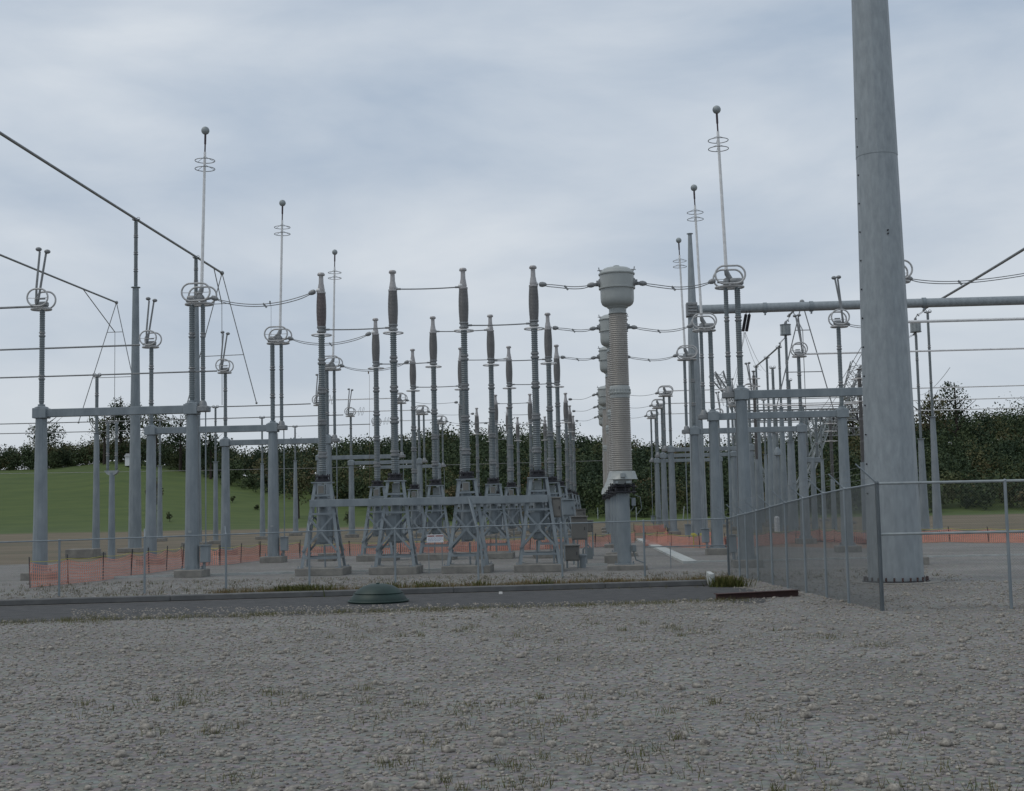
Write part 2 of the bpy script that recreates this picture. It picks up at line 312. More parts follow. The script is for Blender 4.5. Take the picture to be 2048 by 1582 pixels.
for Y in np.arange(212, 372, 5.2):
    x0, x1 = (-120-1203)/F*Y, (2160-1203)/F*Y
    for X in np.arange(x0, x1, 5.6):
        xx = X+rng.uniform(-2.4, 2.4); yy = Y+rng.uniform(-2.4, 2.4); px = pxof(xx, yy)
        if yy < woodfront(px)+rng.uniform(0, 5): continue
        h = rng.uniform(6.5, 10.5)*(1 if rng.random() > .1 else 1.28); r = h*rng.uniform(.34, .52); z = terrain(xx, yy); wf = yy-woodfront(px)
        if wf < 45: h *= .62+.38*max(0, wf)/45
        nq = 800 if wf < 14 else (480 if wf < 50 else 420)
        VL.append(crown_quads((xx, yy, z+h*.48), r, h*.52, nq, .55 if wf < 50 else .62, 14)); tv = min(.95, rng.beta(1.3, 2.4)+(.12 if wf < 22 else 0))
        if wf < 16 or px < 480:
            k = 120; VL.append(crown_quads((xx+rng.uniform(-2, 2), yy-2.5, z+1.2), 2.2, 1.6, k, .5, 5)); TL.append(np.clip(rng.uniform(.2, .9)+rng.normal(scale=.05, size=k), 0, 1)); TL[-1], _sw = TL[-1], None
        TL.append(np.clip(tv+rng.normal(scale=.04, size=nq), 0, 1)); cnt += 1
print('woodland trees', cnt)
tag(leaf_object('woodland', VL, TL, leaf), 'dense dark green autumn woodland covering the hill behind the substation', 'woodland', kind='stuff')
def tree(name, px, Y, h, r, label, tint, nq=900, lean=0, size=.42, crown_lo=.25, group='separate trees at the wood edge'):
    X = (px-1203)/F*Y; z = terrain(X, Y); t = empty(name, (X, Y, z), label, 'tree', group)
    b = MB(); b.tube([(0, 0, -.3), (lean*.3, 0, h*.3), (lean*.6, 0, h*.6), (lean, 0, h*.92)], [.03*h, .022*h, .013*h, .004*h], 8)
    for i in range(9):
        a = random.uniform(0, 2*PI); zz = h*random.uniform(.25, .75); l = r*random.uniform(.6, .95); b.tube([(lean*zz/h, 0, zz), (lean*zz/h+math.cos(a)*l*.5, math.sin(a)*l*.5, zz+l*.35), (lean*zz/h+math.cos(a)*l, math.sin(a)*l, zz+l*.8)], [.009*h, .006*h, .002*h], 5)
    b.build('trunk', bark, t)
    v = crown_quads((lean*.6, 0, h*(crown_lo+1)/2), r, h*(1-crown_lo)/2, nq, size, 14)
    leaf_object('crown', [v], [np.clip(tint+rng.normal(scale=.1, size=nq), 0, 1)], leaf, t); return t
random.seed(11)
TR = [(60, 325, 15, 5.5, 'tall dark tree on the hilltop beyond the far left edge of the yard', .1), (188, 318, 14.5, 4.6, 'rounded olive tree at hilltop just behind the left bus post', .55),
      (222, 322, 18, 4.0, 'tall dark tree showing between the paired insulator posts', .08), (250, 320, 17, 4.6, 'tall dark leafy tree right of the paired insulator posts', .1),
      (297, 316, 15, 3.6, 'thin ragged olive tree right of the tallest left pole', .6), (347, 312, 15, 5.8, 'broad domed dark tree in front of the sky left of the front pole', .15),
      (410, 300, 12, 3.5, 'narrow dark tree right of the front left pole', .12), (1480, 330, 13, 4, 'dark round tree seen between the right-hand disconnect poles', .2),
      (1652, 300, 14, 4.2, 'dark conical tree left of the slanting lattice tower legs', .1), (1700, 296, 17, 4.6, 'tall brownish tree just left of the huge steel pole', .7), (1850, 290, 17, 5, 'brown leafy tree right of the huge steel pole', .75), (1900, 292, 18, 5, 'tall dark tree at the right edge of the yard', .2)]
for px, Y, h, r, lb, ti in TR: tree('broadleaf_tree', px, Y, h, r, lb, ti, 1100, size=.6)
tree('yellowing_tree', 291, 212, 9.2, 1.7, 'slender yellowing tree standing on the green field beside the tallest left pole', .78, 700, lean=.5, size=.4, crown_lo=.3)
tree('yellowing_tree', 590, 232, 9.5, 3, 'yellow green tree at the foot of the wood behind the thin bus posts', .72, 900, size=.5)
tree('yellowing_tree', 655, 226, 6, 2.2, 'small bare-looking tree by the wood corner behind the front breaker', .85, 420, size=.35)
random.seed(31)
for i, (px, Y, h, lb) in enumerate([(262, 300, 1.6, 'small dark shrub high on the green field near the tallest pole'), (455, 262, 1.4, 'small tan shrub on the green field right of the front pole'), (325, 228, 1.8, 'low shrub at the foot of the green field left of front pole'), (505, 250, 1.3, 'tiny shrub on the green field left of the second switch pole'), (690, 216, 2.2, 'bushy shrub where the field meets the wood')]):
    X = (px-1203)/F*Y; t_ = empty('field_shrub', (X, Y, terrain(X, Y)), lb, 'shrub', 'shrubs on the green field'); MB().tube([(0, 0, -.1), (.05, 0, h*.6)], [.06, .03], 6).build('stem', bark, t_)
    leaf_object('foliage', [crown_quads((0, 0, h*.5), h*.55, h*.5, 260, .28, 6)], [np.clip(rng.normal(.5, .2, 260), 0, 1)], leaf, t_)
# small white shed on the hill
sh = empty('hill_shed', (0, 0, 0), 'tiny white shed with grey roof on the hill among the trees', 'shed'); P = (( 248-1203)/F*306, 306, 0); zt = terrain(P[0], 306)
w_ = MB(); w_.box((0, 0, 1.1), (3.0, 2.5, 2.2)); w_.build('wall', white, sh); rf = MB(); rf.add([(-1.7, -1.5, 2.2), (1.7, -1.5, 2.2), (1.7, 1.5, 2.2), (-1.7, 1.5, 2.2), (-1.7, 0, 3), (1.7, 0, 3)], [(0, 1, 5, 4), (2, 3, 4, 5), (0, 4, 3), (1, 2, 5), (0, 3, 2, 1)]); rf.build('roof', alu_dk, sh); sh.location = (P[0], 306, zt)

# ================================================================ CIRCUIT BREAKER COLUMNS
def make_breaker(barrel_mat, short=1.0):
    t = empty('breaker_column', (0, 0, 0), '', 'circuit breaker', 'circuit breaker columns on steel stands')
    s = MB(); s.box((0, 0, .16), (2.1, 2.0, .34), bev=.03); s.build('concrete_base', conc, t)
    z0, z1 = .33, 4.02; rb_, rt = .84, .33
    def corner(i, j, z): k = (z-z0)/(z1-z0); r = rb_+(rt-rb_)*k; return Vector((i*r, j*r, z))
    st = None
    for z in (.72, 2.62, 3.42):
        fr = MB()
        for (a, b) in [((-1, -1), (1, -1)), ((1, -1), (1, 1)), ((1, 1), (-1, 1)), ((-1, 1), (-1, -1))]: fr.angle(corner(*a, z), corner(*b, z), .08)
        fr.build('horizontal_brace', galv, t)
    fr = MB()
    zc = 1.9
    for (a, b) in [((-1, -1), (1, -1)), ((1, -1), (1, 1)), ((1, 1), (-1, 1)), ((-1, 1), (-1, -1))]:
        c = (corner(*a, zc)+corner(*b, zc))/2
        for q_ in (a, b):
            fr.angle(c, corner(*q_, 2.5), .07); fr.angle(c+Vector((0, 0, -.06)), corner(*q_, 1.0), .08)
        fr.beam(c+Vector((-.12, 0, 0)), c+Vector((.12, 0, 0)), .02, .22)
        fr.angle(corner(*a, .95)+(corner(*b, .95)-corner(*a, .95))*.0, corner(*a, .72)+(corner(*b, .72)-corner(*a, .72))*.16, .06)
    fr.build('diagonal_bracing', galv, t)
    MB().box((0, 0, 4.03), (.86, .86, .05)).build('top_plate', galv, t); MB().box((0, 0, 3.3), (.62, .62, .05)).build('shelf_plate', galv, t)
    for i in (-1, 1):
        for j in (-1, 1):
            l = MB(); l.angle(corner(i, j, z0), corner(i, j, z1), .13, .016, up=(0, -j, 0)); l.box(corner(i, j, z0)+Vector((0, 0, .01)), (.26, .26, .03)); l.tube([corner(i, j, z0)+Vector((.09*i, 0, 0)), corner(i, j, z0)+Vector((.09*i, 0, .1))], .02, 6)
            l.build('leg', galv, t)
    m = MB(); m.box((0, -.24, 3.72), (.32, .3, .42), bev=.02); b = m.build('mechanism_box', galv_lt, t)
    m = MB(); m.box((0, -.40, 3.72), (.24, .02, .32)); m.build('door', cab, b)
    m = MB(); m.lathe([(.21, 1.35), (.26, 1.42), (.26, 2.6), (.22, 2.68), (.2, 3.5)], n=16); m.box((.15, .1, 2.1), (.5, .45, .9), bev=.03); m.box((-.1, -.05, 1.45), (.3, .3, .25)); m.tube([(.1, -.2, 1.3), (.12, -.2, .34)], .04, 8); m.tube([(-.25, .1, 1.5), (-.3, .1, 3.4)], .03, 6)
    m.build('drive_housing', galv, t)
    m = MB(); m.lathe([(.30, 4.06), (.34, 4.08), (.34, 4.16), (.24, 4.18), (.24, 4.26), (.31, 4.28), (.31, 4.34), (.2, 4.36)], n=20)
    for k in range(8): a = k*PI/4+.2; m.tube([(math.cos(a)*.3, math.sin(a)*.3, 4.0), (math.cos(a)*.3, math.sin(a)*.3, 4.4)], .025, 6)
    m.build('base_flange', dark, t)
    js = [4.36, 5.25, 6.7, 8.09, 9.4, 10.72]; rad = [.185, .178, .168, .16, .152]
    for a, b_, r in zip(js, js[1:], rad):
        m = MB(); m.lathe([(r*.7, a)]+sheds(r, a+.12, b_-.12, .085, .17)+[(r*.7, b_)], n=18); m.build('insulator_section', ins, t)
        m = MB()
        if b_ < 10.5: m.lathe([(r*.95, b_-.14), (r*1.16, b_-.12), (r*1.18, b_-.05), (r*.85, b_-.03), (r*.85, b_+.03), (r*1.12, b_+.05), (r*1.1, b_+.12), (r*.9, b_+.14)], n=16); m.build('joint_flange', alu_dk, t)
    m = MB(); m.lathe([(.15, 10.68), (.21, 10.7), (.21, 10.76), (.16, 10.8), (.16, 10.86), (.21, 10.9), (.2, 10.96)], n=18); m.build('barrel_seat', alu_dk, t)
    m = MB(); m.ring((0, 0, 10.58), .43, .43, .032, n=40, k=8)
    for a in (.5, 2.6, 4.7): m.tube([(math.cos(a)*.43, math.sin(a)*.43, 10.58), (math.cos(a)*.16, math.sin(a)*.16, 10.58)], .015, 6)
    m.build('grading_ring', alu, t)
    pr = [(.17, 10.95)]; nb = 24
    for i in range(nb):
        k = i/nb; r = .178+.048*math.sin(PI*(.10+.82*k)); z = 10.95+k*1.47
        pr += [(r*.955, z), (r, z+.03), (r*.99, z+.045), (r*.955, z+.061)]
    pr.append((.16, 12.42)); m = MB(); m.lathe(pr, n=20); m.build('interrupter_barrel', barrel_mat, t)
    m = MB(); m.lathe([(.14, 12.42), (.20, 12.44), (.20, 12.52), (.15, 12.54), (.165, 12.60), (.14, 12.74), (.13, 12.82), (.11, 12.9), (.10, 13.2), (.105, 13.24), (.165, 13.26), (.17, 13.32), (.13, 13.38), (.03, 13.39)], n=18)
    m.build('top_cap', mat('cap_metal', (.42, .41, .41), (.28, .27, .27), 4, .45, .2) if 'cap_metal' not in MAT else MAT['cap_metal'], t)
    m = MB(); m.ball((-.1, -.08, 12.58), .125, sq=.8); m.build('terminal_dome', alu, t)
    return t
used = set()
pA = make_breaker(ins_br); pB = make_breaker(mat('insulator_red_brown', (.125, .10, .10), (.09, .078, .08), 2, .4))
ORD = ['leftmost', 'second from left', 'third from left', 'rightmost']
BX = {}
for ri, Y in enumerate(ROW):
    if ri == 0: xs_ = [at(x_, y_, Y).x for x_, y_ in ((646, 1000), (791, 1000), (934, 1000), (1076, 990))]
    elif ri == 1: xs_ = [at(x_, y_, Y).x for x_, y_ in ((755, 980), (871, 980), (987, 980), (1103, 970))]
    elif ri == 2: xs_ = [at(x_, y_, Y).x for x_, y_ in ((829, 970), (926, 970), (1023, 970), (1119, 960))]
    else: xs_ = [-12.3, -9.2, -6.15, -3.0]
    BX[ri] = xs_
    for ci, X in enumerate(xs_):
        lb = f'grey ribbed circuit breaker column, {ORD[ci]} of the four in the {RN[ri]}'
        place(pB if (ri == 0 and ci == 0) else pA, used, (X, Y, 0), [0, PI, 0, PI][ci], lb, sc=None if ri < 3 else (1, 1, .947))
    zz = 1 if ri < 3 else .947
    # support beam through the stands
    m = MB(); m.beam((xs_[0]-.45, Y-.62, 3.12*zz), (xs_[3]+.45, Y-.62, 3.12*zz), .16, .32, bev=.01)
    for X in xs_: m.box((X, Y-.50, 3.12*zz), (.5, .06, .3)); m.box((X, Y-.44, 3.12*zz), (.3, .3, .04))
    tag(m.build('support_beam', galv), f'long grey steel beam tying the breaker stands of the {RN[ri]} together', 'beam', 'steel beams across the breaker stands')
    # tubes between columns
    for (i, j, z, wd) in [(0, 1, 10.82, 'left pair'), (1, 2, 12.54, 'middle pair'), (2, 3, 10.82, 'right pair')]:
        z *= zz; m = MB(); x0, x1 = xs_[i]+.16, xs_[j]-.16
        m.tube([(x0+(x1-x0)*k/8, Y, z-.03*math.sin(PI*k/8)) for k in range(9)], .028, 8); m.tube([(x0-.04, Y, z), (x0+.2, Y, z)], .045, 8); m.tube([(x1-.2, Y, z), (x1+.04, Y, z)], .045, 8)
        tag(m.build('connecting_tube', alu_dk), f'thin metal tube joining the {wd} of breaker columns in the {RN[ri]}', 'bus tube', 'tubes between breaker columns')
for X in (BX[0][2]+.75,):    # pipe brace at third front column
    m = MB(); m.tube([(X-.35, 55.9, .3), (X-.1, 55.6, 1.4), (X-.5, 56, 3)], .05, 8); m.tube([(X, 55.4, .0), (X-.05, 55.5, 1.2), (X-.6, 56.0, 3.2)], .05, 8); m.box((X+.05, 55.4, .45), (.12, .12, .3))
    tag(m.build('cable_conduit', galv), 'bent grey cable conduits rising beside the third front breaker stand', 'conduit')

# ================================================================ CURRENT TRANSFORMERS
def make_ct():
    t = empty('current_transformer', (0, 0, 0), '', 'transformer', 'current transformers with round head tanks')
    m = MB(); m.box((.1, 0, .1), (1.7, 1.7, .24), bev=.03); m.build('concrete_base', conc, t)
    m = MB(); m.lathe([(.44, .22), (.44, .26), (.305, .27), (.29, 3.3)], n=16)
    for k in range(8): a = k*PI/4; m.tube([(math.cos(a)*.38, math.sin(a)*.38, .2), (math.cos(a)*.38, math.sin(a)*.38, .36)], .03, 6)
    m.build('pole', galv, t, sharp=18)
    m = MB(); m.lathe([(.36, 3.28), (.6, 3.32), (.6, 3.36), (.34, 3.38), (.34, 3.52), (.62, 3.55), (.64, 3.58), (.42, 3.62), (.42, 3.66)], n=8)
    for k in range(8): a = k*PI/4+.2; m.tube([(math.cos(a)*.52, math.sin(a)*.52, 3.24), (math.cos(a)*.52, math.sin(a)*.52, 3.72)], .03, 6)
    m.build('mounting_plate', dark, t)
    m = MB(); m.box((0, 0, 3.78), (.8, .8, .2)); m.lathe([(.68, 3.88), (.66, 3.9), (.56, 4.22), (.5, 4.24)], n=8); b = m.build('terminal_base', tank, t)
    m = MB(); m.box((.02, -.6, 4.05), (.22, .2, .2), bev=.02); m.box((-.25, -.5, 3.75), (.12, .2, .1)); m.box((.25, -.5, 3.75), (.2, .2, .1)); m.build('junction_box', galv_lt, b)
    for z0, z1, r0 in ((4.24, 7.42, .46), (7.95, 11.1, .43)):
        m = MB(); m.lathe([(r0*.85, z0)]+sheds(r0, z0+.02, z1-.02, .088, .065, .06)+[(r0*.82, z1)], n=28); m.build('insulator_section', ins_tan, t)
    m = MB(); m.lathe([(.40, 7.4), (.43, 7.42), (.43, 7.56), (.47, 7.6), (.48, 7.66), (.44, 7.7), (.44, 7.9), (.4, 7.96)], n=28)
    for k in range(20): a = k*PI/10; m.tube([(math.cos(a)*.455, math.sin(a)*.455, 7.58), (math.cos(a)*.455, math.sin(a)*.455, 7.8)], .02, 5)
    m.build('joint_flange', tank, t)
    m = MB(); m.lathe([(.38, 11.1), (.42, 11.12), (.38, 11.18), (.38, 11.34), (.43, 11.38), (.46, 11.40), (.47, 11.43), (.58, 11.47), (.67, 11.54), (.72, 11.66), (.735, 11.82), (.735, 12.2), (.80, 12.22), (.80, 12.28), (.745, 12.3), (.755, 12.82), (.79, 12.84)], n=40); hd = m.build('head_tank', tank, t)
    m = MB(); m.lathe([(.79, 12.84), (.80, 12.86), (.80, 12.9), (.76, 12.94), (.70, 13.04), (.54, 13.14), (.3, 13.19), (.14, 13.2), (.14, 13.25), (.1, 13.27), (.01, 13.27)], n=40); m.build('lid', tank, hd)
    for sx in (-1, 1):
        m = MB(); m.lathe([(.2, 0), (.2, .08), (.13, .12), (.13, .2)], (sx*.70, 0, 12.5), 16, rot=Matrix.Rotation(sx*PI/2, 3, 'Y')); m.box((sx*.98, 0, 12.45), (.2, .12, .14), bev=.02); m.tube([(sx*.94, -.03, 12.4), (sx*.94, -.03, 12.5)], .05, 8); m.build('terminal', alu_dk, t)
        m = MB(); m.tube([(sx*.7, -.2, 12.95), (sx*.76, -.2, 13.05), (sx*.78, -.2, 13.17)], .025, 6); m.tube([(sx*.64, -.2, 13.05), (sx*.84, -.2, 13.03)], .02, 6); m.build('lifting_lug', alu_dk, t)
    m = MB(); m.box((.46, .1, 2.9), (.18, .3, .35), bev=.02); m.tube([(.5, 0, 3.2), (.75, 0, 3.1), (.8, 0, 2.6), (.55, 0, 2.3)], .015, 6); m.build('cable_box', galv, t)
    m = MB(); m.box((.42, 0, .9), (.2, .25, .3), bev=.02); m.tube([(.4, 0, .75), (.5, 0, .4), (.9, -.1, .26)], .035, 6); m.build('earth_box', ins, t)
    return t
pC = make_ct(); CTX = []
for ri, Y in enumerate(ROW):
    X = [1.02, .86, .80, .62, .60, .58][ri] if ri else at(1243, 900, Y).x
    CTX.append(X)
    lb = ['nearest tall grey current transformer with round head tank on tan ribbed insulator', 'second current transformer, head half hidden behind the nearest tan column', 'third current transformer head peeking left of the nearest tan column', 'fourth current transformer behind the near three, small grey head', 'fifth current transformer, far back in the line behind the tan column', 'farthest current transformer, last in the line behind the tan column'][ri]
    place(pC, used, (X, Y, 0), 0, lb)

# ================================================================ DISCONNECT SWITCHES
SPAN = 6.9
def cage(t, x, w, h, dy, zc, name='corona_cage'):
    """two upright racetrack rings and one lying under them"""
    m = MB(); st = max(0, (w-h)/2)
    for yy in (-dy/2, dy/2): m.ring((x, yy, zc), w/2, h/2, .042, RX, n=40, k=8, stad=st)
    m.ring((x, 0, zc-h/2-.09), w/2-.04, dy/2-.1, .05, n=36, k=8, stad=st*.6)
    for sx in (-1, 1): m.tube([(x+sx*w*.48, -dy/2, zc-.02), (x, -dy/2, zc-.04)], .014, 5); m.tube([(x+sx*w*.2, -dy/2, zc-h/2), (x+sx*.2, 0, zc-h/2-.05)], .014, 5)
    return m.build(name, alu_ring, t)
def ins_col(t, x, z0, z1, r, joints, name='insulator_column'):
    m = MB(); zs = [z0]+joints+[z1]
    for a, b in zip(zs, zs[1:]): m.lathe([(r*.7, a)]+sheds(r, a+.1, b-.1, .08, .14)+[(r*.7, b)], (x, 0, 0), 14)
    o = m.build(name, ins, t)
    for j in joints: MB().lathe([(r*.8, j-.12), (r*1.15, j-.1), (r*1.2, j-.06), (r*.85, j-.03), (r*.85, j+.03), (r*1.2, j+.06), (r*1.0, j+.1), (r*.8, j+.12)], (x, 0, 0), 14).build('joint_flange', alu_dk, o)
    return o
def pole_part(t, x, ztop, r0, r1, name='support_pole'):
    m = MB(); m.lathe([(r0, .36), (r1, ztop)], (x, 0, 0), 12); m.lathe([(r0*1.45, .34), (r0*1.45, .37)], (x, 0, 0), 8)
    for k in range(6): a = k*PI/3+.3; m.tube([(x+math.cos(a)*r0*1.3, math.sin(a)*r0*1.3, .3), (x+math.cos(a)*r0*1.3, math.sin(a)*r0*1.3, .5)], .03, 6)
    o = m.build(name, galv, t, sharp=20)
    m = MB(); m.box((x, 0, .16), (1.25, 1.25, .36), bev=.03); m.build('concrete_base', conc, t); return o
def make_switch(opened):
    t = empty('disconnect_switch', (0, 0, 0), '', 'switch', 'disconnect switches')
    zb = 7.42; zc = 12.62
    pole_part(t, 0, zb-.25, .335, .25); pole_part(t, -SPAN, zb-.25, .335, .25)
    m = MB(); m.beam((.02, 0, zb), (-SPAN-.02, 0, zb), .30, .36, bev=.02)
    m.build('cross_beam', galv, t)
    for x in (-SPAN, 0):
        m = MB(); m.box((x, 0, zb), (.62, .6, .46), bev=.02); m.lathe([(.3, zb+.23), (.3, zb+.27), (.16, zb+.32), (.16, zb+.40)], (x, 0, 0), 14)
        if x == 0: m.beam((.25, 0, zb-.02), (.82, 0, zb-.02), .2, .2)
        m.build('beam_bracket', galv, t)
    ins_col(t, 0, zb+.4, zc-.5, .135, [9.2, 10.75]); ins_col(t, .5, zb+.35, zc-.5, .105, [9.2, 10.75], 'rotating_insulator'); ins_col(t, -SPAN, zb+.4, zc-.5, .125, [9.05, 11.0])
    m = MB(); m.lathe([(.16, zb+.05), (.2, zb+.1), (.16, zb+.3), (.11, zb+.38)], (.5, 0, 0), 12); m.box((.55, -.05, zb), (.5, .5, .26), bev=.03); m.box((.62, -.32, zb-.02), (.28, .04, .16)); g_ = m.build('gearbox', alu_dk, t)
    m = MB(); m.tube([(.62, 0, zb-.12), (.62, 0, 1.35)], .03, 8); m.build('drive_rod', galv, t)
    m = MB(); m.box((.62, -.05, 1.0), (.40, .32, .72), bev=.02); m.box((.62, -.05, 1.39), (.48, .42, .04)); m.tube([(.55, 0, .65), (.55, 0, .05)], .07, 8); m.build('operating_box', galv, t)
    m = MB(); m.box((0, -.315, 2.0), (.16, .012, .10)); m.build('name_plate', galv_lt, t)
    m = MB(); m.tube([(.30, .1, .3), (.285, .1, 3.5), (.25, .1, zb-.3)], .014, 5); m.build('ground_cable', alu_dk, t)
    # hinge
    cage(t, .33, 1.28, .78, 1.0, zc)
    m = MB(); m.box((.25, 0, zc-.42), (.8, .3, .06)); m.lathe([(.13, -.25), (.15, -.2), (.15, .2), (.13, .25)], (.05, 0, zc-.22), 14, rot=RY); m.lathe([(.12, -.12), (.16, -.1), (.16, .1), (.12, .12)], (.42, -.1, zc-.2), 14, rot=RX)
    m.tube([(.15, -.1, zc-.3), (.42, 0, zc+.12), (.46, 0, zc+.3)], [.1, .12, .09], 10); m.tube([(.45, 0, zc-.28), (.85, 0, zc-.22)], .06, 8); m.ring((.36, -.2, zc-.16), .2, .15, .02, RX, n=20, k=6); m.box((-.12, .05, zc-.3), (.3, .25, .16), bev=.03); m.box((.5, .1, zc-.3), (.2, .35, .2), bev=.03)
    m.build('hinge_mechanism', alu_dk, t)
    m = MB()
    if opened:
        a, b = Vector((.44, 0, zc+.1)), Vector((.60, 0, zc+6.48)); d = (b-a)
        m.tube([a, a+d*.5, b], [.075, .068, .058], 12); bl = m.build('blade', alu, t)
        m = MB(); m.tube([b, b+Vector((.01, 0, .36)), b+Vector((.01, 0, .37)), b+Vector((.02, 0, .85))], [.035, .035, .05, .05], 8); m.build('blade_tip', mat('contact_dark', (.06, .04, .045), (.04, .03, .035), 3, .4, .5), bl)
        m = MB(); m.ball(b+Vector((.02, 0, .99)), .185, 20, 12); m.build('corona_ball', galv_lt, bl)
        m = MB()
        for q_, dz in ((b, -.40), (b, -.78)):
            c = q_+Vector((0, 0, dz)); m.ring(c, .44, .44, .018, n=36, k=6)
            for a_ in (.6, 2.7, 4.8): m.tube([c+Vector((math.cos(a_)*.44, math.sin(a_)*.44, 0)), c+Vector((0, 0, .2 if dz < 0 else -.2))], .010, 5)
        m.build('corona_ring', alu_dk, bl)
    else:
        a, b = Vector((.3, 0, zc-.02)), Vector((-SPAN-.35, 0, zc-.02)); m.tube([a, b], .048, 10); bl = m.build('blade', alu, t)
        m = MB()
        for x in (-SPAN+.9, -SPAN+1.25): m.ring((x, 0, zc), .42, .42, .016, RY @ Matrix.Rotation(.25, 3, 'Y'), n=28, k=5)
        m.build('corona_ring', alu_dk, bl)
    # jaw
    cage(t, -SPAN-.05, .95, .78, .85, zc)
    m = MB(); m.box((-SPAN, 0, zc-.40), (.5, .35, .06)); m.box((-SPAN+.05, 0, zc-.25), (.4, .3, .22), bev=.04); m.tube([(-SPAN, 0, zc-.3), (-SPAN-.5, 0, zc-.3)], .07, 8); m.box((-SPAN+.02, -.1, zc-.02), (.3, .06, .06)); m.build('jaw_contact', alu_dk, t)
    m = MB()
    for yy in (-.12, .12):
        m.tube([(-SPAN-.26, yy*.6, zc-.25), (-SPAN-.20+yy*.3, yy, zc+.5), (-SPAN+.0+yy*.8, yy, zc+2.15)], [.055, .055, .05], 8)
    h_ = m.build('guide_horn', alu_dk, t)
    m = MB()
    for yy in (-.12, .12): m.ball((-SPAN+.0+yy*1.25, yy, zc+2.22-yy*.3), .14, 14, 8, sq=.7)
    m.build('horn_ball', alu_dk, h_)
    return t
pO = make_switch(True); pK = make_switch(False)
for ri, Y in enumerate(ROW):
    pr = pO if ri < 3 else pK; st = 'with its blade raised upright' if ri < 3 else 'with its blade closed'
    XL = -18.14
    XR = 6.12
    place(pr, used, (XL, Y, 0), 0, f'grey disconnect switch {st}, left side, {RN[ri]}')
    place(pr, used, (XR, Y, 0), PI, f'grey disconnect switch {st}, right side, {RN[ri]}')
    # flexible twin jumpers
    def jumper(pts, label, twin=True, r=.02):
        P_ = [Vector(p) for p in pts]; n = 24; out_ = []
        for i in range(n+1):          # quadratic/cubic bezier through control points
            t_ = i/n; q_ = P_[:]
            while len(q_) > 1: q_ = [a+(b-a)*t_ for a, b in zip(q_, q_[1:])]
            out_.append(q_[0])
        m_ = MB(); m_.tube(out_, r, 6)
        if twin:
            m_.tube([p+Vector((0, .05, -.09*min(1, 6*(i+1)/(n+2), 6*(n+1-i)/(n+2)))) for i, p in enumerate(out_)], r, 6)
            mid = out_[n//2]; m_.beam(mid+Vector((-.08, .02, .03)), mid+Vector((.08, .02, -.16)), .06, .08)
        o_ = m_.build('jumper_conductor', alu_dk)
        for q_, q2 in ((out_[0], out_[1]), (out_[-1], out_[-2])):
            d_ = (q2-q_).normalized(); MB().lathe([(.04, -.08), (.1, -.04), (.12, .08), (.09, .2), (.04, .26)], q_, 10, rot=d_.to_track_quat('Z', 'Y').to_matrix()).build('end_fitting', alu_dk, o_)
        tag(o_, label, 'conductor', 'flexible jumper conductors'); return o_
    b0, b3 = BX[ri][0], BX[ri][3]; cx = CTX[ri]; z12 = 12.4 if ri < 3 else 11.95
    jumper([(XL+.95, Y, 12.42), (XL+2.6, Y, 11.85), (b0-1.8, Y, 12.0), (b0-.33, Y, z12+.14)], f'sagging twin conductor from left switch to breaker in the {RN[ri]}', ri < 3)
    jumper([(b3+.33, Y, z12+.14), (b3+1.4, Y, z12+.12), (cx-2.2, Y, 12.28 if ri < 3 else 11.9), (cx-1.05, Y, 12.45)], f'short twin conductor from breaker to transformer head in the {RN[ri]}', ri < 3)
    jumper([(cx+1.05, Y, 12.45), (cx+2.2, Y, 12.35), (XR-2.6, Y, 12.0), (XR-1.0, Y, 12.45)], f'twin conductor from transformer head to right switch in the {RN[ri]}', ri < 3)
# grounding stubs hanging from jumpers
for (px, py, pyb, Y, lb) in [(540, 605, 700, 56.7, 'thin hanging wire under the front left twin conductor'), (737, 745, 1010, 71, 'thin yellowish rope hanging down from the second row left conductor')]:
    m = MB(); a = at(px, py, Y); b = at(px+2, pyb, Y); m.tube([a, a+Vector((.05, 0, -.2)), b], .008, 5); m.box(a, (.06, .06, .14)); tag(m.build('hanging_rope', alu_dk if Y < 60 else MAT['reddish_dirt']), lb, 'rope')

# ================================================================ BUS TUBES, POSTS, A-FRAMES (LEFT)
def bus_tube(a, b, r, label, m_=alu_dk, balls=False, group='long rigid bus tubes'):
    m = MB(); a, b = Vector(a), Vector(b); m.tube([a+(b-a)*i/6+Vector((0, 0, -.05*math.sin(PI*i/6))) for i in range(7)], r, 10)
    if balls: m.ball(b, r*2, 12, 8)
    return tag(m.build('bus_tube', m_), label, 'bus tube', group)
def bus_post(X, Y, ztop, zins, r0, r1, rin, label, joints=2, base=True, name='bus_post', saddle=True):
    t = empty(name, (X, Y, 0), label, 'post', 'posts carrying bus tubes on insulators')
    m = MB(); m.lathe([(r0, .3 if base else 0), (r1, zins)], n=12); m.lathe([(r1*1.5, zins-.02), (r1*1.5, zins+.03)], n=12); m.build('pole', galv, t, sharp=20)
    if base: m = MB(); m.box((0, 0, .15), (r0*4, r0*4, .32), bev=.03); m.build('concrete_base', conc, t)
    js = [zins+(ztop-zins)*(i+1)/(joints+1) for i in range(joints)]; o = ins_col(t, 0, zins+.03, ztop-.12, rin, js)
    if saddle: m = MB(); m.lathe([(rin, ztop-.14), (rin*1.5, ztop-.1), (rin*1.2, ztop-.05)], n=12); m.ring((-.18, 0, ztop+.02), .12, .12, .02, RX, n=14, k=5); m.ring((.18, 0, ztop+.02), .12, .12, .02, RX, n=14, k=5); m.box((0, 0, ztop-.03), (.5, .14, .08)); m.build('bus_clamp', alu_dk, t)
    return t
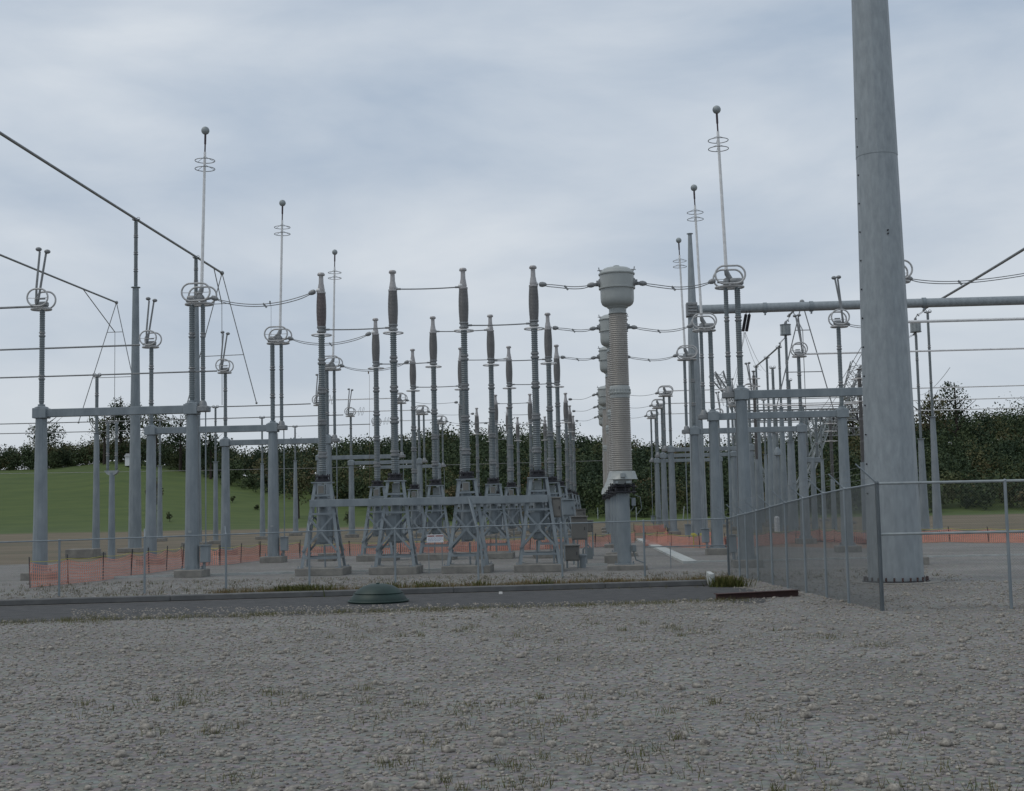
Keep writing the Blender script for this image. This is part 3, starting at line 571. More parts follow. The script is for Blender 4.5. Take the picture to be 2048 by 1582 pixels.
# high buses on the left run back into the picture
zh = 24.4
pA_, pB_, pC_ = at(272, 437, 95), at(392, 513, 109.5), at(444, 546, 117.4)
d = (pC_-pB_).normalized(); nearpt = pA_+(pA_-pB_)*2.6
XB = (pA_.x+pB_.x)/2
bus_tube(nearpt, pC_, .10, 'high thick bus tube slanting down across the upper left sky', balls=True)
bus_post(pA_.x, 95, pA_.z-.05, at(272, 575, 95).z, .50, .235, .15, 'tallest tapered steel bus post at the left', 3)
bus_post(pB_.x, 109.5, pB_.z-.05, at(392, 610, 109.5).z, .50, .235, .17, 'tall tapered bus post hidden behind the front left pole', 3)
def a_frame(apex, foot_l, foot_r, bars, back, Y, label, fl_z=None):
    """inverted V of thin tubes hanging from a high bus down to a low bus"""
    A = Vector(apex); m = MB(); Lf, Rf = Vector(foot_l), Vector(foot_r)
    t = empty('bus_drop_frame', A, label, 'frame', 'tall triangular bus drop frames')
    for f in (Lf, Rf): m.tube([A-A, f-A], .045, 8); m.ball(f-A, .11, 10, 6)
    m.build('side_tube', alu_dk, t)
    m = MB()
    for k in bars: m.tube([(Lf-A)*k, (Rf-A)*k], .035, 8)
    m.build('crossbar', alu_dk, t)
    m = MB(); k = bars[0]; mid = ((Lf-A)*k+(Rf-A)*k)/2; m.tube([Vector(back)-A, mid], .045, 8); m.tube([mid, Vector((mid.x, mid.y, (Lf-A).z))], .03, 8); m.build('centre_tube', alu_dk, t)
    return t
a_frame(pC_, at(373, 812, 117.4), at(513, 806, 117.4), (.235, .63), pC_+(pB_-pC_)*.33, 117.4, 'large triangular frame of thin tubes hanging behind the front left pole')
pD = at(233, 605, 132.5); pE = pD+(pD-Vector((pD.x, 137, pD.z)))*6
bus_tube(Vector((pD.x, pD.y-60, pD.z)), pD, .09, 'high bus tube ending over the triangular frame at the far left', balls=True)
a_frame(pD, at(157, 845, 132.5), at(284, 841, 132.5), (.25, .63), Vector((pD.x, pD.y-9, pD.z)), 132.5, 'triangular frame of thin tubes at the far left, partly behind the tallest post')
zl = 12.28
bus_tube((-52, 71, zl), (-25.7, 71, zl), .05, 'level bus tube leading left from the second row switch')
bus_tube((-60, 85.4, zl), (-25.6, 85.4, zl), .05, 'level bus tube leading left from the third row switch')
bus_tube((-42, 56.7, zl), (-25.2, 56.7, zl), .05, 'level bus tube leading left from the nearest switch')
bus_tube((-39, 114.5, 12.3), (-25.8, 114.5, 12.3), .05, 'distant level bus tube under the large triangular frame')
bus_tube((-68, 129.2, 12.3), (-25.8, 129.2, 12.3), .05, 'distant level bus tube from the fifth row switch to the left')
bus_tube((-75, 144.5, 12.3), (-25.8, 144.5, 12.3), .05, 'lowest distant bus tube from the farthest row switch to the left')
p = at(194, 745, 85.4); bus_post(p.x, 85.4, zl-.06, 8.3, .26, .17, .12, 'grey post holding a bus tube at the left edge', 2)
m = MB(); m.box((p.x-.3, 84.0, .3), (1.9, 1.4, .6), bev=.03); tag(m.build('concrete_block', conc), 'large weathered concrete block at the foot of the left edge post', 'concrete block')
p = at(431, 812, 114.5); bus_post(p.x, 114.5, 12.25, 7.3, .24, .18, .10, 'thin post with wide cap behind the front left pole', 3)
p = at(524, 835, 129.2); bus_post(p.x, 129.2, 12.25, 7.6, .30, .16, .10, 'thin distant bus post left of the second row switch pole', 3)
p = at(590, 850, 144.5); bus_post(p.x, 144.5, 12.25, 8.4, .32, .17, .10, 'thin distant bus post between the left switch poles and front breaker', 3)
p = at(320, 860, 129.2); bus_post(p.x, 129.2, 12.25, 7.6, .30, .2, .11, 'thin distant bus post just right of the second row jaw pole', 3)
# double insulator T post
p = gnd(223, 1122); t = empty('double_bus_post', (p.x, p.y, 0), 'short T-headed post carrying a pair of insulators at the left', 'post'); zT = at(228, 945, p.y).z; zt2 = at(228, 846, p.y).z
m = MB(); m.lathe([(.23, 0), (.16, zT)], n=12); m.build('pole', galv, t, sharp=20)
m = MB(); m.add([(-.45, -.12, zT+.12), (.45, -.12, zT+.12), (.3, -.12, zT-.08), (.16, -.12, zT-.16), (-.16, -.12, zT-.16), (-.3, -.12, zT-.08)]+[(-.45, .12, zT+.12), (.45, .12, zT+.12), (.3, .12, zT-.08), (.16, .12, zT-.16), (-.16, .12, zT-.16), (-.3, .12, zT-.08)], [(5, 4, 3, 2, 1, 0), (6, 7, 8, 9, 10, 11)]+[(i, (i+1) % 6, (i+1) % 6+6, i+6) for i in range(6)]); m.build('cross_head', galv_lt, t)
for sx in (-.27, .27): ins_col(t, sx, zT+.13, zt2, .095, [zT+1.1, zT+2.2]); m = MB(); m.box((sx, 0, zt2+.03), (.26, .12, .07)); m.build('bus_clamp', alu_dk, t)
m = MB(); m.tube([(p.x, p.y+y_, zt2+.1) for y_ in (-.5, 10)], .04, 8)

# ================================================================ RIGHT: GANTRY, HUGE POLE, BUSES, TRAPS
Yg = 88.5; gp = at(1400, 1086, Yg); gp.z = 0
t = empty('gantry_pole', (gp.x, Yg, 0), 'tall tapered steel gantry pole behind the right-hand switches', 'pole')
zt = at(1383, 468, Yg).z; m = MB(); m.lathe([(.9, 0), (.9, .05), (.58, .06), (.36, zt*.66), (.13, zt)], n=12); m.lathe([(.22, zt), (.22, zt+.04)], n=12); m.build('shaft', galv_big, t, sharp=20)
zbm = at(1383, 620, Yg).z; m = MB(); m.box((-.05, 0, zbm), (.75, .8, .95), bev=.03)
for k in range(4): m.tube([(-.3, -.45, zbm-.35+k*.22), (.3, -.45, zbm-.35+k*.22)], .04, 6)
m.build('beam_clamp', alu_dk, t)
t = empty('gantry_beam', (gp.x, Yg, zbm), 'thick round steel gantry beam crossing high on the right', 'beam')
m = MB(); m.tube([(.35, 0, 0), (12, 0, 0), (40, 0, -.1)], [.32, .31, .29], 18); m.build('tube', galv_big, t)
m = MB()
for x in (4.9, 8, 15.5): m.lathe([(.36, -.12), (.36, .12)], (x, 0, 0), 18, rot=RY); m.box((x, 0, -.4), (.1, .2, .2))
m.build('collar', galv, t)
for i, (dx, lb) in enumerate([(3.33, 'left'), (3.52, 'right')]):
    a = at(1492 if i == 0 else 1499, 628, Yg-.3); b = at(1486 if i == 0 else 1493, 662, Yg-.9)
    d_ = (b-a); m = MB(); m.lathe([(.05, 0)]+sheds(.11, .05, d_.length, .07, .45), a, 12, rot=d_.normalized().to_track_quat('Z', 'Y').to_matrix())
    m.tube([a, a-d_.normalized()*.35], .03, 6); tag(m.build('strain_insulator', dark), f'black insulator string under the gantry beam, {lb} one of the pair', 'insulator', 'black insulator strings')
def wire(a, b, sag, label, r=.014, n=20, cat='wire'):
    a, b = Vector(a), Vector(b); m = MB(); m.tube([a+(b-a)*i/n-Vector((0, 0, 4*sag*(i/n)*(1-i/n))) for i in range(n+1)], r, 5)
    return tag(m.build('overhead_wire', alu_dk), label, cat, 'overhead wires')
q_ = at(1488, 664, Yg-.9)
wire(q_, at(1452, 790, 150), 1.5, 'wire running from the black insulators down to the left background')
wire(q_+Vector((.1, 0, 0)), at(1440, 770, 175), 2, 'fainter wire from the black insulators toward the distant left frame')
wire(q_, at(1523, 740, 160), .8, 'thin wire from the black insulators down toward the right background')
wire(at(1725, 690, 70), at(1560, 862, 190), 2.0, 'upper slanting line wire left of the huge pole', .018)
wire(at(1725, 705, 70), at(1572, 866, 190), 2.0, 'lower slanting line wire left of the huge pole', .018)
wire(at(1900, 735, 90), at(1840, 790, 150), .4, 'short slanting wire right of the huge pole', .018)
wire(at(-50, 948, 196), at(1215, 921, 196), .2, 'pale level wire crossing in front of the wooded hill', .03)
# huge pole
hp = gnd(1792, 1164); Yp = hp.y; k_ = Yp/F
t = empty('steel_pole', (hp.x, Yp, 0), 'huge tapered galvanised steel pole rising out of the picture at the right', 'pole')
r0, r1 = .93, .665; z1 = at(1745, 196, Yp).z; zs_ = at(1750, 315, Yp).z; rr_ = lambda z: r0+(r1-r0)*z/z1
m = MB(); m.lathe([(rr_(0), .07), (rr_(zs_), zs_+.3)], n=18); lo = m.build('lower_shaft', galv_big, t, sharp=15)
m = MB(); m.lathe([(rr_(zs_)+.008, zs_), (rr_(zs_)+.016, zs_+.012), (rr_(26)+.012, 26)], n=18); m.build('upper_shaft', galv_big, t, sharp=15)
m = MB(); m.lathe([(1.12, 0), (1.12, .06)], n=24); bp = m.build('base_plate', dark, t)
m = MB()
for k in range(24): a = k*PI/12; m.tube([(math.cos(a)*1.03, math.sin(a)*1.03, .05), (math.cos(a)*1.03, math.sin(a)*1.03, .19)], .035, 6)
m.build('anchor_bolt', rust, bp)
m = MB()
for i in range(14): z = 3+i*1.0; a = PI+.25; m.tube([(math.cos(a)*(rr_(z)-.02), math.sin(a)*rr_(z), z), (math.cos(a)*(rr_(z)+.03), math.sin(a)*(rr_(z)+.03), z)], .03, 6)
m.lathe([(.03, 0), (.03, .05)], (.1, -rr_(12)-.0, at(1795, 468, Yp).z), 8, rot=RX); m.lathe([(.03, 0), (.03, .05)], (.1, -rr_(12)-.0, at(1795, 468, Yp).z-.12), 8, rot=RX)
m.build('step_lug', dark, t)
m = MB(); m.lathe([(1.5, -.02), (1.5, .035)], (hp.x, Yp, 0), 32); tag(m.build('pole_foundation', conc), 'round concrete footing flush in the gravel under the huge pole', 'footing')
# right level bus tubes
for (Y, lb, r, m_) in [(71.0, 'thick white bus tube right of the huge pole, topmost', .08, alu), (85.4, 'white bus tube right of the huge pole, second from top', .06, alu), (114.5, 'thin level bus tube at right, third from top', .05, alu), (129.2, 'thin level bus tube at right, fourth from top', .05, alu), (144.5, 'thin level bus tube at right, lowest of the five', .05, alu)]:
    bus_tube((13.4 if Y > 80 else 15.5, Y, 12.3), (55, Y, 12.3), r, lb, m_)
jumper([(13.4, 71, 12.3), (14.2, 71, 12.1), (15, 71, 12.0), (15.7, 71, 12.28)], 'short twin conductor from right second row jaw to the white tube')
jumper([(13.4, 56.7, 12.3), (14.6, 56.7, 12.05), (16, 56.7, 11.9), (20, 56.7, 12.6)], 'twin conductor emerging right of the huge pole')
# high bus right A-frame, wave traps
pF = at(1604, 604, 103); pG = at(1579, 629, 110)
bus_tube(pF, pG+Vector((0, 1, 0)), .08, 'short high bus tube at the peak of the right triangular frame', balls=False)
a_frame(pF, at(1549, 831, 103), at(1670, 829, 103), (.25, .62), Vector((pF.x, pF.y+5, pF.z)), 103, 'triangular frame of thin tubes behind the right-hand switches')
m = MB(); m.ball(pF, .2, 12, 8); tag(m.build('corona_ball', alu_dk), 'small ball at the peak of the right triangular frame', 'ball')
pH, pI = at(1559, 692, 132), at(1511, 733, 152)
bus_tube(pH, pI, .09, 'receding high bus tube above the row of posts behind the fence')
for (px, Y, lb) in [(1560, 132.5, 'first'), (1534, 142, 'second'), (1513, 151.5, 'third')]:
    z = (pH+(pI-pH)*((Y-132)/20)).z; bus_post(pH.x+(pI.x-pH.x)*(Y-132)/20, Y, z-.05, z*.66, .42, .2, .13, f'tall bus post under the receding high bus, {lb} from the right', 2)
def trap(px, py, Y, lb, label_post, pxb=None):
    c = at(px, py, Y); t = empty('line_trap', c, lb, 'line trap', 'drum-shaped line traps')
    m = MB(); m.lathe([(.33, -.42), (.40, -.40), (.40, .36), (.42, .38)], n=24); m.build('drum', galv_lt, t)
    m = MB(); m.lathe([(.46, .38), (.46, .42), (.1, .46)], n=24); m.lathe([(.1, -.5), (.46, -.47), (.46, -.42)], n=24)
    for k in range(8): a = k*PI/4; m.tube([(math.cos(a)*.43, math.sin(a)*.43, -.45), (math.cos(a)*.43, math.sin(a)*.43, .42)], .012, 4)
    m.build('end_spider', galv, t)
    bus_post(c.x, Y, c.z-.5, c.z*.45, .40, .22, .12, label_post, 3, saddle=False); return c
c1 = trap(1571, 659, 108, 'small pale drum-shaped line trap left of the right triangular frame', 'tapered post under the left drum-shaped line trap')
c2 = trap(1831, 653, 108, 'small pale drum-shaped line trap right of the huge pole', 'tapered post under the right drum-shaped line trap')
jumper([pG+Vector((0, 0, 0)), pG+Vector((-.2, 0, -.9)), c1+Vector((.3, 0, 1.2)), c1+Vector((0, 0, .5))], 'short looped conductor joining the high bus to the left line trap', True)
jumper([c1+Vector((0, 0, -.6)), c1+Vector((-.6, 4, -1.2)), pH+Vector((-.2, -5, .2)), pH], 'looped conductor below the left line trap', True)
pJ = at(1850, 617, 104); bus_tube(Vector((pJ.x+(pJ.x*.0), pJ.y-30, pJ.z)), pJ, .09, 'high bus tube coming in at the right edge')
jumper([pJ, pJ+Vector((-.5, 0, -.6)), c2+Vector((.1, 0, 1.2)), c2+Vector((0, 0, .5))], 'looped conductor above the right line trap', True)
jumper([c2+Vector((0, 0, -.6)), c2+Vector((-1, 0, -.9)), c2+Vector((-1.6, 0, -1.3)), c2+Vector((-1.6, 0, -2.4))], 'looped conductor below the right line trap', True)
p = at(1855, 622, 103); bus_post(p.x, 103, p.z-.05, p.z*.52, .38, .2, .11, 'tall slim post right of the right line trap', 2)
# surge arresters
def arrester(px, pyt, Y, label):
    p = at(px, pyt, Y); t = empty('surge_arrester', (p.x, Y, 0), label, 'surge arrester', 'surge arresters with stacked rings')
    z = p.z; zb = z*.45; m = MB(); m.lathe([(.26, 0), (.2, zb)], n=12); m.build('pole', galv, t)
    m = MB(); zz = zb
    for i in range(4): h = (z-.4-zb)/4; m.lathe([(.12, zz)]+sheds(.17, zz+.06, zz+h-.06, .08, .3)+[(.12, zz+h)], n=14); zz += h
    m.build('insulator_stack', ins_br, t)
    m = MB()
    for dz in (.7, 1.4, 2.3): m.ring((0, 0, z-dz), .55, .55, .03, n=28, k=6); m.tube([(-.55, 0, z-dz), (.55, 0, z-dz)], .015, 4)
    m.build('grading_ring', alu, t)
    m = MB(); m.lathe([(.08, z-.4), (.1, z-.1), (.22, z), (.05, z+.05)], n=12); m.build('cap', alu_dk, t)
arrester(1718, 738, 92, 'brown surge arrester with rings just left of the huge pole')
arrester(1507, 742, 118, 'surge arrester with stacked rings above the near right beam')
arrester(1660, 832, 120, 'low surge arrester between the right-hand beam and lattice legs')
# short double post
p = at(1625, 920, 122); t = empty('double_bus_post', (p.x, 122, 0), 'T-headed post carrying two insulators behind the wire fence', 'post')
m = MB(); m.lathe([(.3, 0), (.22, p.z)], n=12); m.build('pole', galv, t); m = MB(); m.box((0, 0, p.z), (1.5, .3, .5), bev=.05); m.build('cross_head', galv, t)
for sx in (-.45, .45): ins_col(t, sx, p.z+.25, p.z+4.0, .14, [p.z+1.5, p.z+2.8])
p = at(1555, 905, 118); t = empty('slim_bus_post', (p.x, 118, 0), 'slim post with conical cap between thicker poles behind the fence', 'post')
m = MB(); m.lathe([(.22, 0), (.17, p.z-.3), (.35, p.z-.25), (.35, p.z), (.12, p.z+.5)], n=12); m.build('pole', galv, t); ins_col(t, 0, p.z+.5, p.z+4.2, .13, [p.z+1.7, p.z+3])
wp = at(1554, 1050, 110); m = MB(); m.lathe([(.22, 0), (.22, 1.2), (.12, 1.3)], (wp.x, 110, .2), 12); tag(m.build('white_canister', white), 'small white canister at the foot of a slim post behind the fence', 'canister')
# more slim background posts behind the fence
for i, (px, pt, Y) in enumerate([(1545, 735, 122), (1484, 800, 150), (1470, 830, 160), (1578, 760, 128)]):
    p = at(px, pt, Y); bus_post(p.x, Y, p.z, p.z*.6, .40, .26, .14, ['slim background post second in the cluster behind the fence', 'distant slim post right of the near right switch pole', 'most distant slim post beside the near right switch pole', 'thick background post in the middle of the cluster behind the fence'][i], 2)
# lattice structures
def lattice(name, a, b, w0, w1, n, label, cat, r=.05, m_=galv_lt, group=None):
    a, b = Vector(a), Vector(b); t = empty(name, a, label, cat, group); x = (b-a); ln = x.length; x.normalize(); u = Vector((0, 1, 0)); v = x.cross(u).normalized()
    def c(i, k): f_ = k/n; w = (w0+(w1-w0)*f_)/2; su, sv = [(-1, -1), (1, -1), (1, 1), (-1, 1)][i % 4]; return x*ln*f_+u*w*su+v*w*sv
    m = MB()
    for i in range(4): m.beam(c(i, 0), c(i, n), r*1.6, r*1.6)
    m.build('chord', m_, t); m = MB()
    for k in range(n):
        for i in range(4): m.beam(c(i, k), c(i+1, k+1) if k % 2 else c(i, k+1), r, r) if not k % 2 and False else m.beam(c(i+(k % 2), k), c(i+1-(k % 2), k+1), r, r)
        for i in range(4): m.beam(c(i, k), c(i+1, k), r*.8, r*.8)
    m.build('bracing', m_, t); return t
lattice('lattice_tower_leg', at(1606, 985, 190), at(1664, 828, 190), .9, .6, 16, 'slanting pale lattice tower leg, right one of two, behind the right poles', 'tower leg', .09)
lattice('lattice_tower_leg', at(1545, 985, 190), at(1505, 905, 190), .7, .5, 8, 'slanting lattice tower leg, left one, between right-hand poles', 'tower leg', .09)
lattice('lattice_truss', at(1485, 832, 200), at(1780, 826, 200), 1.6, 1.6, 26, 'distant horizontal lattice truss behind the right-hand beams', 'truss', .08, alu_dk)
lattice('lattice_truss', at(1500, 868, 215), at(1740, 862, 215), 1.2, 1.2, 22, 'lower and farther horizontal lattice truss on the right', 'truss', .07, alu_dk)
lattice('lattice_mast', at(1668, 860, 205), at(1713, 725, 205), .3, 1.6, 12, 'distant lattice mast leaning right beside the huge pole', 'mast', .07, alu_dk)
lattice('lattice_mast', at(1495, 840, 210), at(1424, 748, 210), .3, 1.2, 10, 'distant lattice mast leaning left near the right switch pole', 'mast', .07, alu_dk)
lattice('lattice_tower_leg', at(1632, 905, 196), at(1618, 828, 196), .9, .7, 8, 'short upright lattice section under the distant truss', 'tower leg', .07)

# ================================================================ CABINETS, SIGN, SMALL THINGS
def cabinet(px0, py0, px1, py1, Y, label, m_, legs=False, dep=.5):
    a, b = at(px0, py1, Y), at(px1, py0, Y); w, h = b.x-a.x, b.z-a.z; z0 = a.z
    t = empty('control_cabinet', ((a.x+b.x)/2, Y+dep/2, 0), label, 'cabinet', 'control cabinets')
    m = MB(); m.box((0, 0, z0+h/2), (w, dep, h), bev=.03); m.box((0, -.02, z0+h+.02), (w+.08, dep+.1, .05)); bd = m.build('body', m_, t)
    m = MB(); m.box((0, -dep/2-.01, z0+h*.5), (w*.86, .025, h*.86), bev=.008); dd = m.build('door', m_, t)
    m = MB(); m.box((w*.33, -dep/2-.035, z0+h*.5), (.03, .03, .14)); m.build('handle', dark, dd)
    if z0 > .15:
        m = MB()
        for sx in (-1, 1):
            for sy in (-1, 1): m.box((sx*w*.4, sy*dep*.4, z0/2), (.07, .07, z0))
        m.build('support_legs', galv, t)
    return t
cabinet(1104, 996, 1121, 1035, 56.3, 'narrow brown control cabinet on the nearest rightmost breaker stand', cab)
cabinet(1125, 1000, 1148, 1032, 66.0, 'grey control cabinet behind the brown one, right of the breaker stands', galv, dep=.7)
cabinet(1143, 1034, 1174, 1080, 62.0, 'big tan cabinet right of the breaker stands', cab, dep=.9)
cabinet(1152, 1019, 1171, 1034, 75, 'small tan box showing above the big tan cabinet', cab)
cabinet(1172, 1042, 1186, 1064, 72, 'smaller tan cabinet behind and right of the big tan one', cab)
cabinet(1131, 1092, 1158, 1122, 58.5, 'low tan equipment box on the gravel beside the rightmost breaker', cab, dep=.8)
m = MB(); q_ = gnd(1166, 1136); m.lathe([(.14, 0), (.14, .5), (.2, .52), (.2, .6), (.1, .62)], q_, 14); tag(m.build('vent_stub', galv), 'short capped grey pipe stub at the end of the front breaker footing', 'pipe')
q_ = gnd(1180, 1118); m = MB(); m.tube([q_+Vector((-.35, 0, .0)), q_+Vector((-.35, 0, .5)), q_+Vector((-.1, 0, .75)), q_+Vector((.1, 0, .5)), q_+Vector((.1, 0, 0))], .05, 8); m.box(q_+Vector((0, 0, .3)), (.3, .2, .6)); tag(m.build('bollard_bin', ins), 'dark bent conduit box right of the low tan equipment box', 'conduit')
a, b = at(855, 1085, 56.2), at(888, 1070, 56.2)
t = empty('warning_sign', ((a.x+b.x)/2, 56.0, a.z), 'white warning sign with dark red bars between second and third breaker stands', 'sign')
m = MB(); w, h = b.x-a.x, b.z-a.z+.03; m.box((0, 0, h/2), (w, .02, h), bev=.004); m.build('panel', white, t)
m = MB()
for x0, x1 in ((-.46, -.04), (.03, .48)): m.box(((x0+x1)/2*w, -.0125, h*.82), ((x1-x0)*w, .005, h*.15))
m.build('header_bars', red, t)
m = MB()
for k, ws in enumerate([.8, .86, .7]):
    x = -w*.42
    while x < -w*.42+ws*w: l = random.uniform(.03, .09); m.box((x+l/2, -.0125, h*(.58-.17*k)), (l, .005, h*.07)); x += l+.02
m.build('faint_text_lines', blue, t)
m = MB()
for sx in (-1, 1): m.tube([(sx*w*.4, .03, h*.9), (sx*w*.4, .03, -a.z+.02)], .02, 6)
m.build('stake', galv, t)
# low concrete bases showing among the stands
for (px, py, w, lb) in [(655, 1122, .9, 'small low concrete block seen through the front left breaker stand'), (1228, 1128, .9, 'low concrete block left of the nearest transformer pole')]:
    q_ = gnd(px, py); m = MB(); m.box(q_+Vector((0, 0, .22)), (w, w, .44), bev=.03); tag(m.build('concrete_block', conc), lb, 'concrete block')
# survey stakes far away
for (px, lb) in [(1196, 'pale marker stake on the grass left of the transformer poles'), (1273, 'pale marker stake on the grass right of the nearest transformer pole'), (1366, 'pale leaning marker stake in front of the wood, between right poles')]:
    q_ = gnd(px, 1042); m = MB(); m.tube([q_, q_+Vector((.25 if px > 1300 else 0, 0, 2.2))], .09, 6); tag(m.build('marker_stake', galv_lt), lb, 'stake', 'pale marker stakes')
# yellow tape bundle, safety barrier
def netting(pts, h, label, tape=True):
    t = empty('safety_netting', pts[0], label, 'netting', 'runs of orange safety netting'); O = Vector(pts[0]); m = MB(); stk = []; tp = MB()
    for a, b in zip(pts, pts[1:]):
        a, b = Vector(a)-O, Vector(b)-O; d = b-a; L_ = d.length; x = d.normalized(); nb = max(1, round(L_/3.2))
        def top(s): f_ = (s/L_*nb) % 1; return h*(1-.16*math.sin(PI*f_))
        n = int(L_/.13)
        for i in range(n+1):
            s = L_*i/n; p = a+x*s; w = .029; m.add([p-x*w+Vector((0, 0, .02)), p+x*w+Vector((0, 0, .02)), p+x*w+Vector((0, 0, top(s))), p-x*w+Vector((0, 0, top(s)))], [(0, 1, 2, 3)])
        for j in range(8):
            k = 14*nb; vs_ = []; fs_ = []
            for i in range(k+1):
                s = L_*i/k; z = .03+(top(min(s, L_-1e-4))-.05)*j/7; p = a+x*s; wob = Vector((-x.y, x.x, 0))*(.05*math.sin(s*2.1+j*.4)); vs_ += [p+wob+Vector((0, 0, z-.013)), p+wob+Vector((0, 0, z+.013))]
            fs_ = [(2*i, 2*i+2, 2*i+3, 2*i+1) for i in range(k)]; m.add(vs_, fs_)
        for i in range(nb+1): stk.append(a+d*i/nb)
        if tape: tp.tube([a+d*i/20+Vector((0, 0, h*1.05-.06*math.sin(PI*((i/20*nb) % 1)))) for i in range(21)], .012, 5)
    o = m.build('net', orange, t)
    for s in stk:
        q = MB(); q.tube([s, s+Vector((random.uniform(-.08, .08), 0, h*1.22))], .022, 6); q.build('stake', dark, t)
    if tape: tp.build('yellow_tape', yellow, t)
    return t
netting([gnd(60, 1176), gnd(206, 1161), gnd(262, 1151), gnd(298, 1147), gnd(365, 1136)], 1.0, 'orange safety netting at the lower left, nearest run with leaning stakes')
netting([gnd(365, 1136), gnd(418, 1131), gnd(440, 1131), gnd(520, 1121), gnd(600, 1117)], .9, 'orange safety netting run just right of the front left pole')
netting([gnd(600, 1117), gnd(700, 1112), gnd(900, 1105), gnd(1060, 1100)], .75, 'orange safety netting run behind the breaker stands')
netting([gnd(1060, 1100), gnd(1190, 1095), gnd(1270, 1085)], .75, 'orange safety netting run behind the tan cabinets and transformer poles')
netting([gnd(1268, 1066), gnd(1330, 1064), gnd(1336, 1085), gnd(1290, 1092), gnd(1400, 1096), gnd(1452, 1100)], .75, 'orange safety netting around the poles beyond the trench cover')
netting([gnd(1452, 1100), gnd(1540, 1090), gnd(1640, 1082), gnd(1700, 1088), gnd(1760, 1086), gnd(1900, 1084), gnd(2060, 1086)], .8, 'orange safety netting seen through the right-hand wire fence')
for i, (px, py) in enumerate([(1388, 1078), (1408, 1076), (1421, 1076)]):
    q_ = gnd(px, py+18); m = MB()
    for k in range(5): m.ring(q_+Vector((random.uniform(-.1, .1), 0, .75+.03*k)), .13, .07, .018, Matrix.Rotation(random.uniform(.3, 1.3), 3, 'X'), n=16, k=5)
    m.tube([q_+Vector((0, .1, 0)), q_+Vector((0, .1, .8))], .025, 6)
    tag(m.build('tape_bundle', yellow if i < 2 else orange), ['bundle of yellow tape tied on a stake, leftmost of the three', 'bundle of yellow tape tied on a stake beside the gantry pole', 'orange bundle on a stake right of the yellow ones'][i], 'tape bundle')
# green domed lid in front
q_ = gnd(757, 1205); m = MB(); m.lathe([(.86, 0), (.86, .1), (.8, .2), (.66, .38), (.46, .5), (.24, .56), (.02, .575)], q_, 32); m.lathe([(.06, 0), (.05, .04), (.01, .05)], q_+Vector((0, -.1, .56)), 8); tag(m.ring(q_+Vector((0, 0, .06)), .9, .9, .035, n=36, k=6).ring(q_+Vector((0, 0, .3)), .74, .74, .012, n=36, k=5).build('domed_cover', green), 'dark green domed plastic cover standing in front of the wire fence', 'cover')

# ================================================================ CHAIN-LINK FENCES
def fence(name, posts, label, pitch=.075, wr=.0026, rails=(1,), arm=True, rail_r=.024, barb=3, mesh=True, armdir=None, arms_at=None):
    O = Vector(posts[0][0]); t = empty(name, O, label, 'fence')
    P_ = [(Vector(p)-O, h) for p, h in posts]
    for i, (p, h) in enumerate(P_):
        m = MB(); big = i in (0, len(P_)-1); r = .05 if big else .04; m.tube([p-Vector((0, 0, .1)), p+Vector((0, 0, h))], r, 10); m.ball(p+Vector((0, 0, h+.01)), r*1.15, 10, 6); po = m.build('post', galv, t)
        if arm and (arms_at is None or i in arms_at):
            ad = Vector(armdir); m = MB(); m.tube([p+Vector((0, 0, h)), p+Vector((0, 0, h))+ad], .02, 6); m.build('barb_arm', galv, po)
    m = MB()
    for (a, ha), (b, hb) in zip(P_, P_[1:]):
        for k in rails: m.tube([a+Vector((0, 0, ha*k)), b+Vector((0, 0, hb*k))], rail_r, 8, caps=False)
    m.build('rail', galv_lt if rail_r > .03 else galv, t)
    if barb and arm:
        m = MB(); ad = Vector(armdir)
        for j in range(barb):
            f_ = (j+1)/barb
            for (a, ha), (b, hb) in zip(P_, P_[1:]): m.tube([a+Vector((0, 0, ha))+ad*f_, b+Vector((0, 0, hb))+ad*f_], .004, 4, caps=False)
        m.build('barbed_wire', wirem, t)
    if mesh:
        m = MB()
        for (a, ha), (b, hb) in zip(P_, P_[1:]):
            d = b-a; L_ = Vector((d.x, d.y, 0)).length; x = d/L_; hm = min(ha, hb)
            def pt(s, z): return a+x*s+Vector((0, 0, z*(ha+(hb-ha)*s/L_)/hm))
            n = int((L_+hm)/pitch)
            for i in range(n):
                s0 = -hm+i*pitch
                for sg in (1, -1):
                    # line s = s0+z (sg=1) or s = s0+hm-z
                    z0, z1 = 0.03, hm-.02
                    if sg == 1: zz0, zz1 = max(z0, -s0), min(z1, L_-s0)
                    else: zz0, zz1 = max(z0, s0+hm-L_), min(z1, s0+hm)
                    if zz1-zz0 < .03: continue
                    f0 = (lambda z: s0+z) if sg == 1 else (lambda z: s0+hm-z)
                    m.tube([pt(f0(zz0), zz0), pt(f0(zz1), zz1)], wr, 3, caps=False)
        m.build('chain_link', wirem, t)
    return t
def fp(px, py_base, py_top):
    g_ = gnd(px, py_base); return (g_, at(px, py_top, g_.y).z)
fr_posts = [fp(-80, 1205, 1087), fp(118, 1193, 1081), fp(289, 1187, 1075), fp(452, 1180, 1069), fp(619, 1173, 1063), fp(791, 1167, 1058), fp(957, 1161, 1053), fp(1125, 1156, 1047), fp(1290, 1153, 1042), fp(1458, 1151, 1037)]
fence('chain_link_fence', fr_posts, 'long low chain-link fence with one top rail across the front of the yard', pitch=.07, wr=.0016, rails=(1,), arm=True, armdir=(-.12, .3, .3), barb=0, arms_at=(2, 3, 4))
m = MB(); a, b = fr_posts[-2], fr_posts[-1]; m.tube([a[0]+Vector((0, .06, a[1]*.53)), b[0]+Vector((0, .06, b[1]*.53))], .022, 8); c_ = gnd(1342, 1136); m.tube([c_, c_+Vector((0, 0, 1.1))], .02, 6)
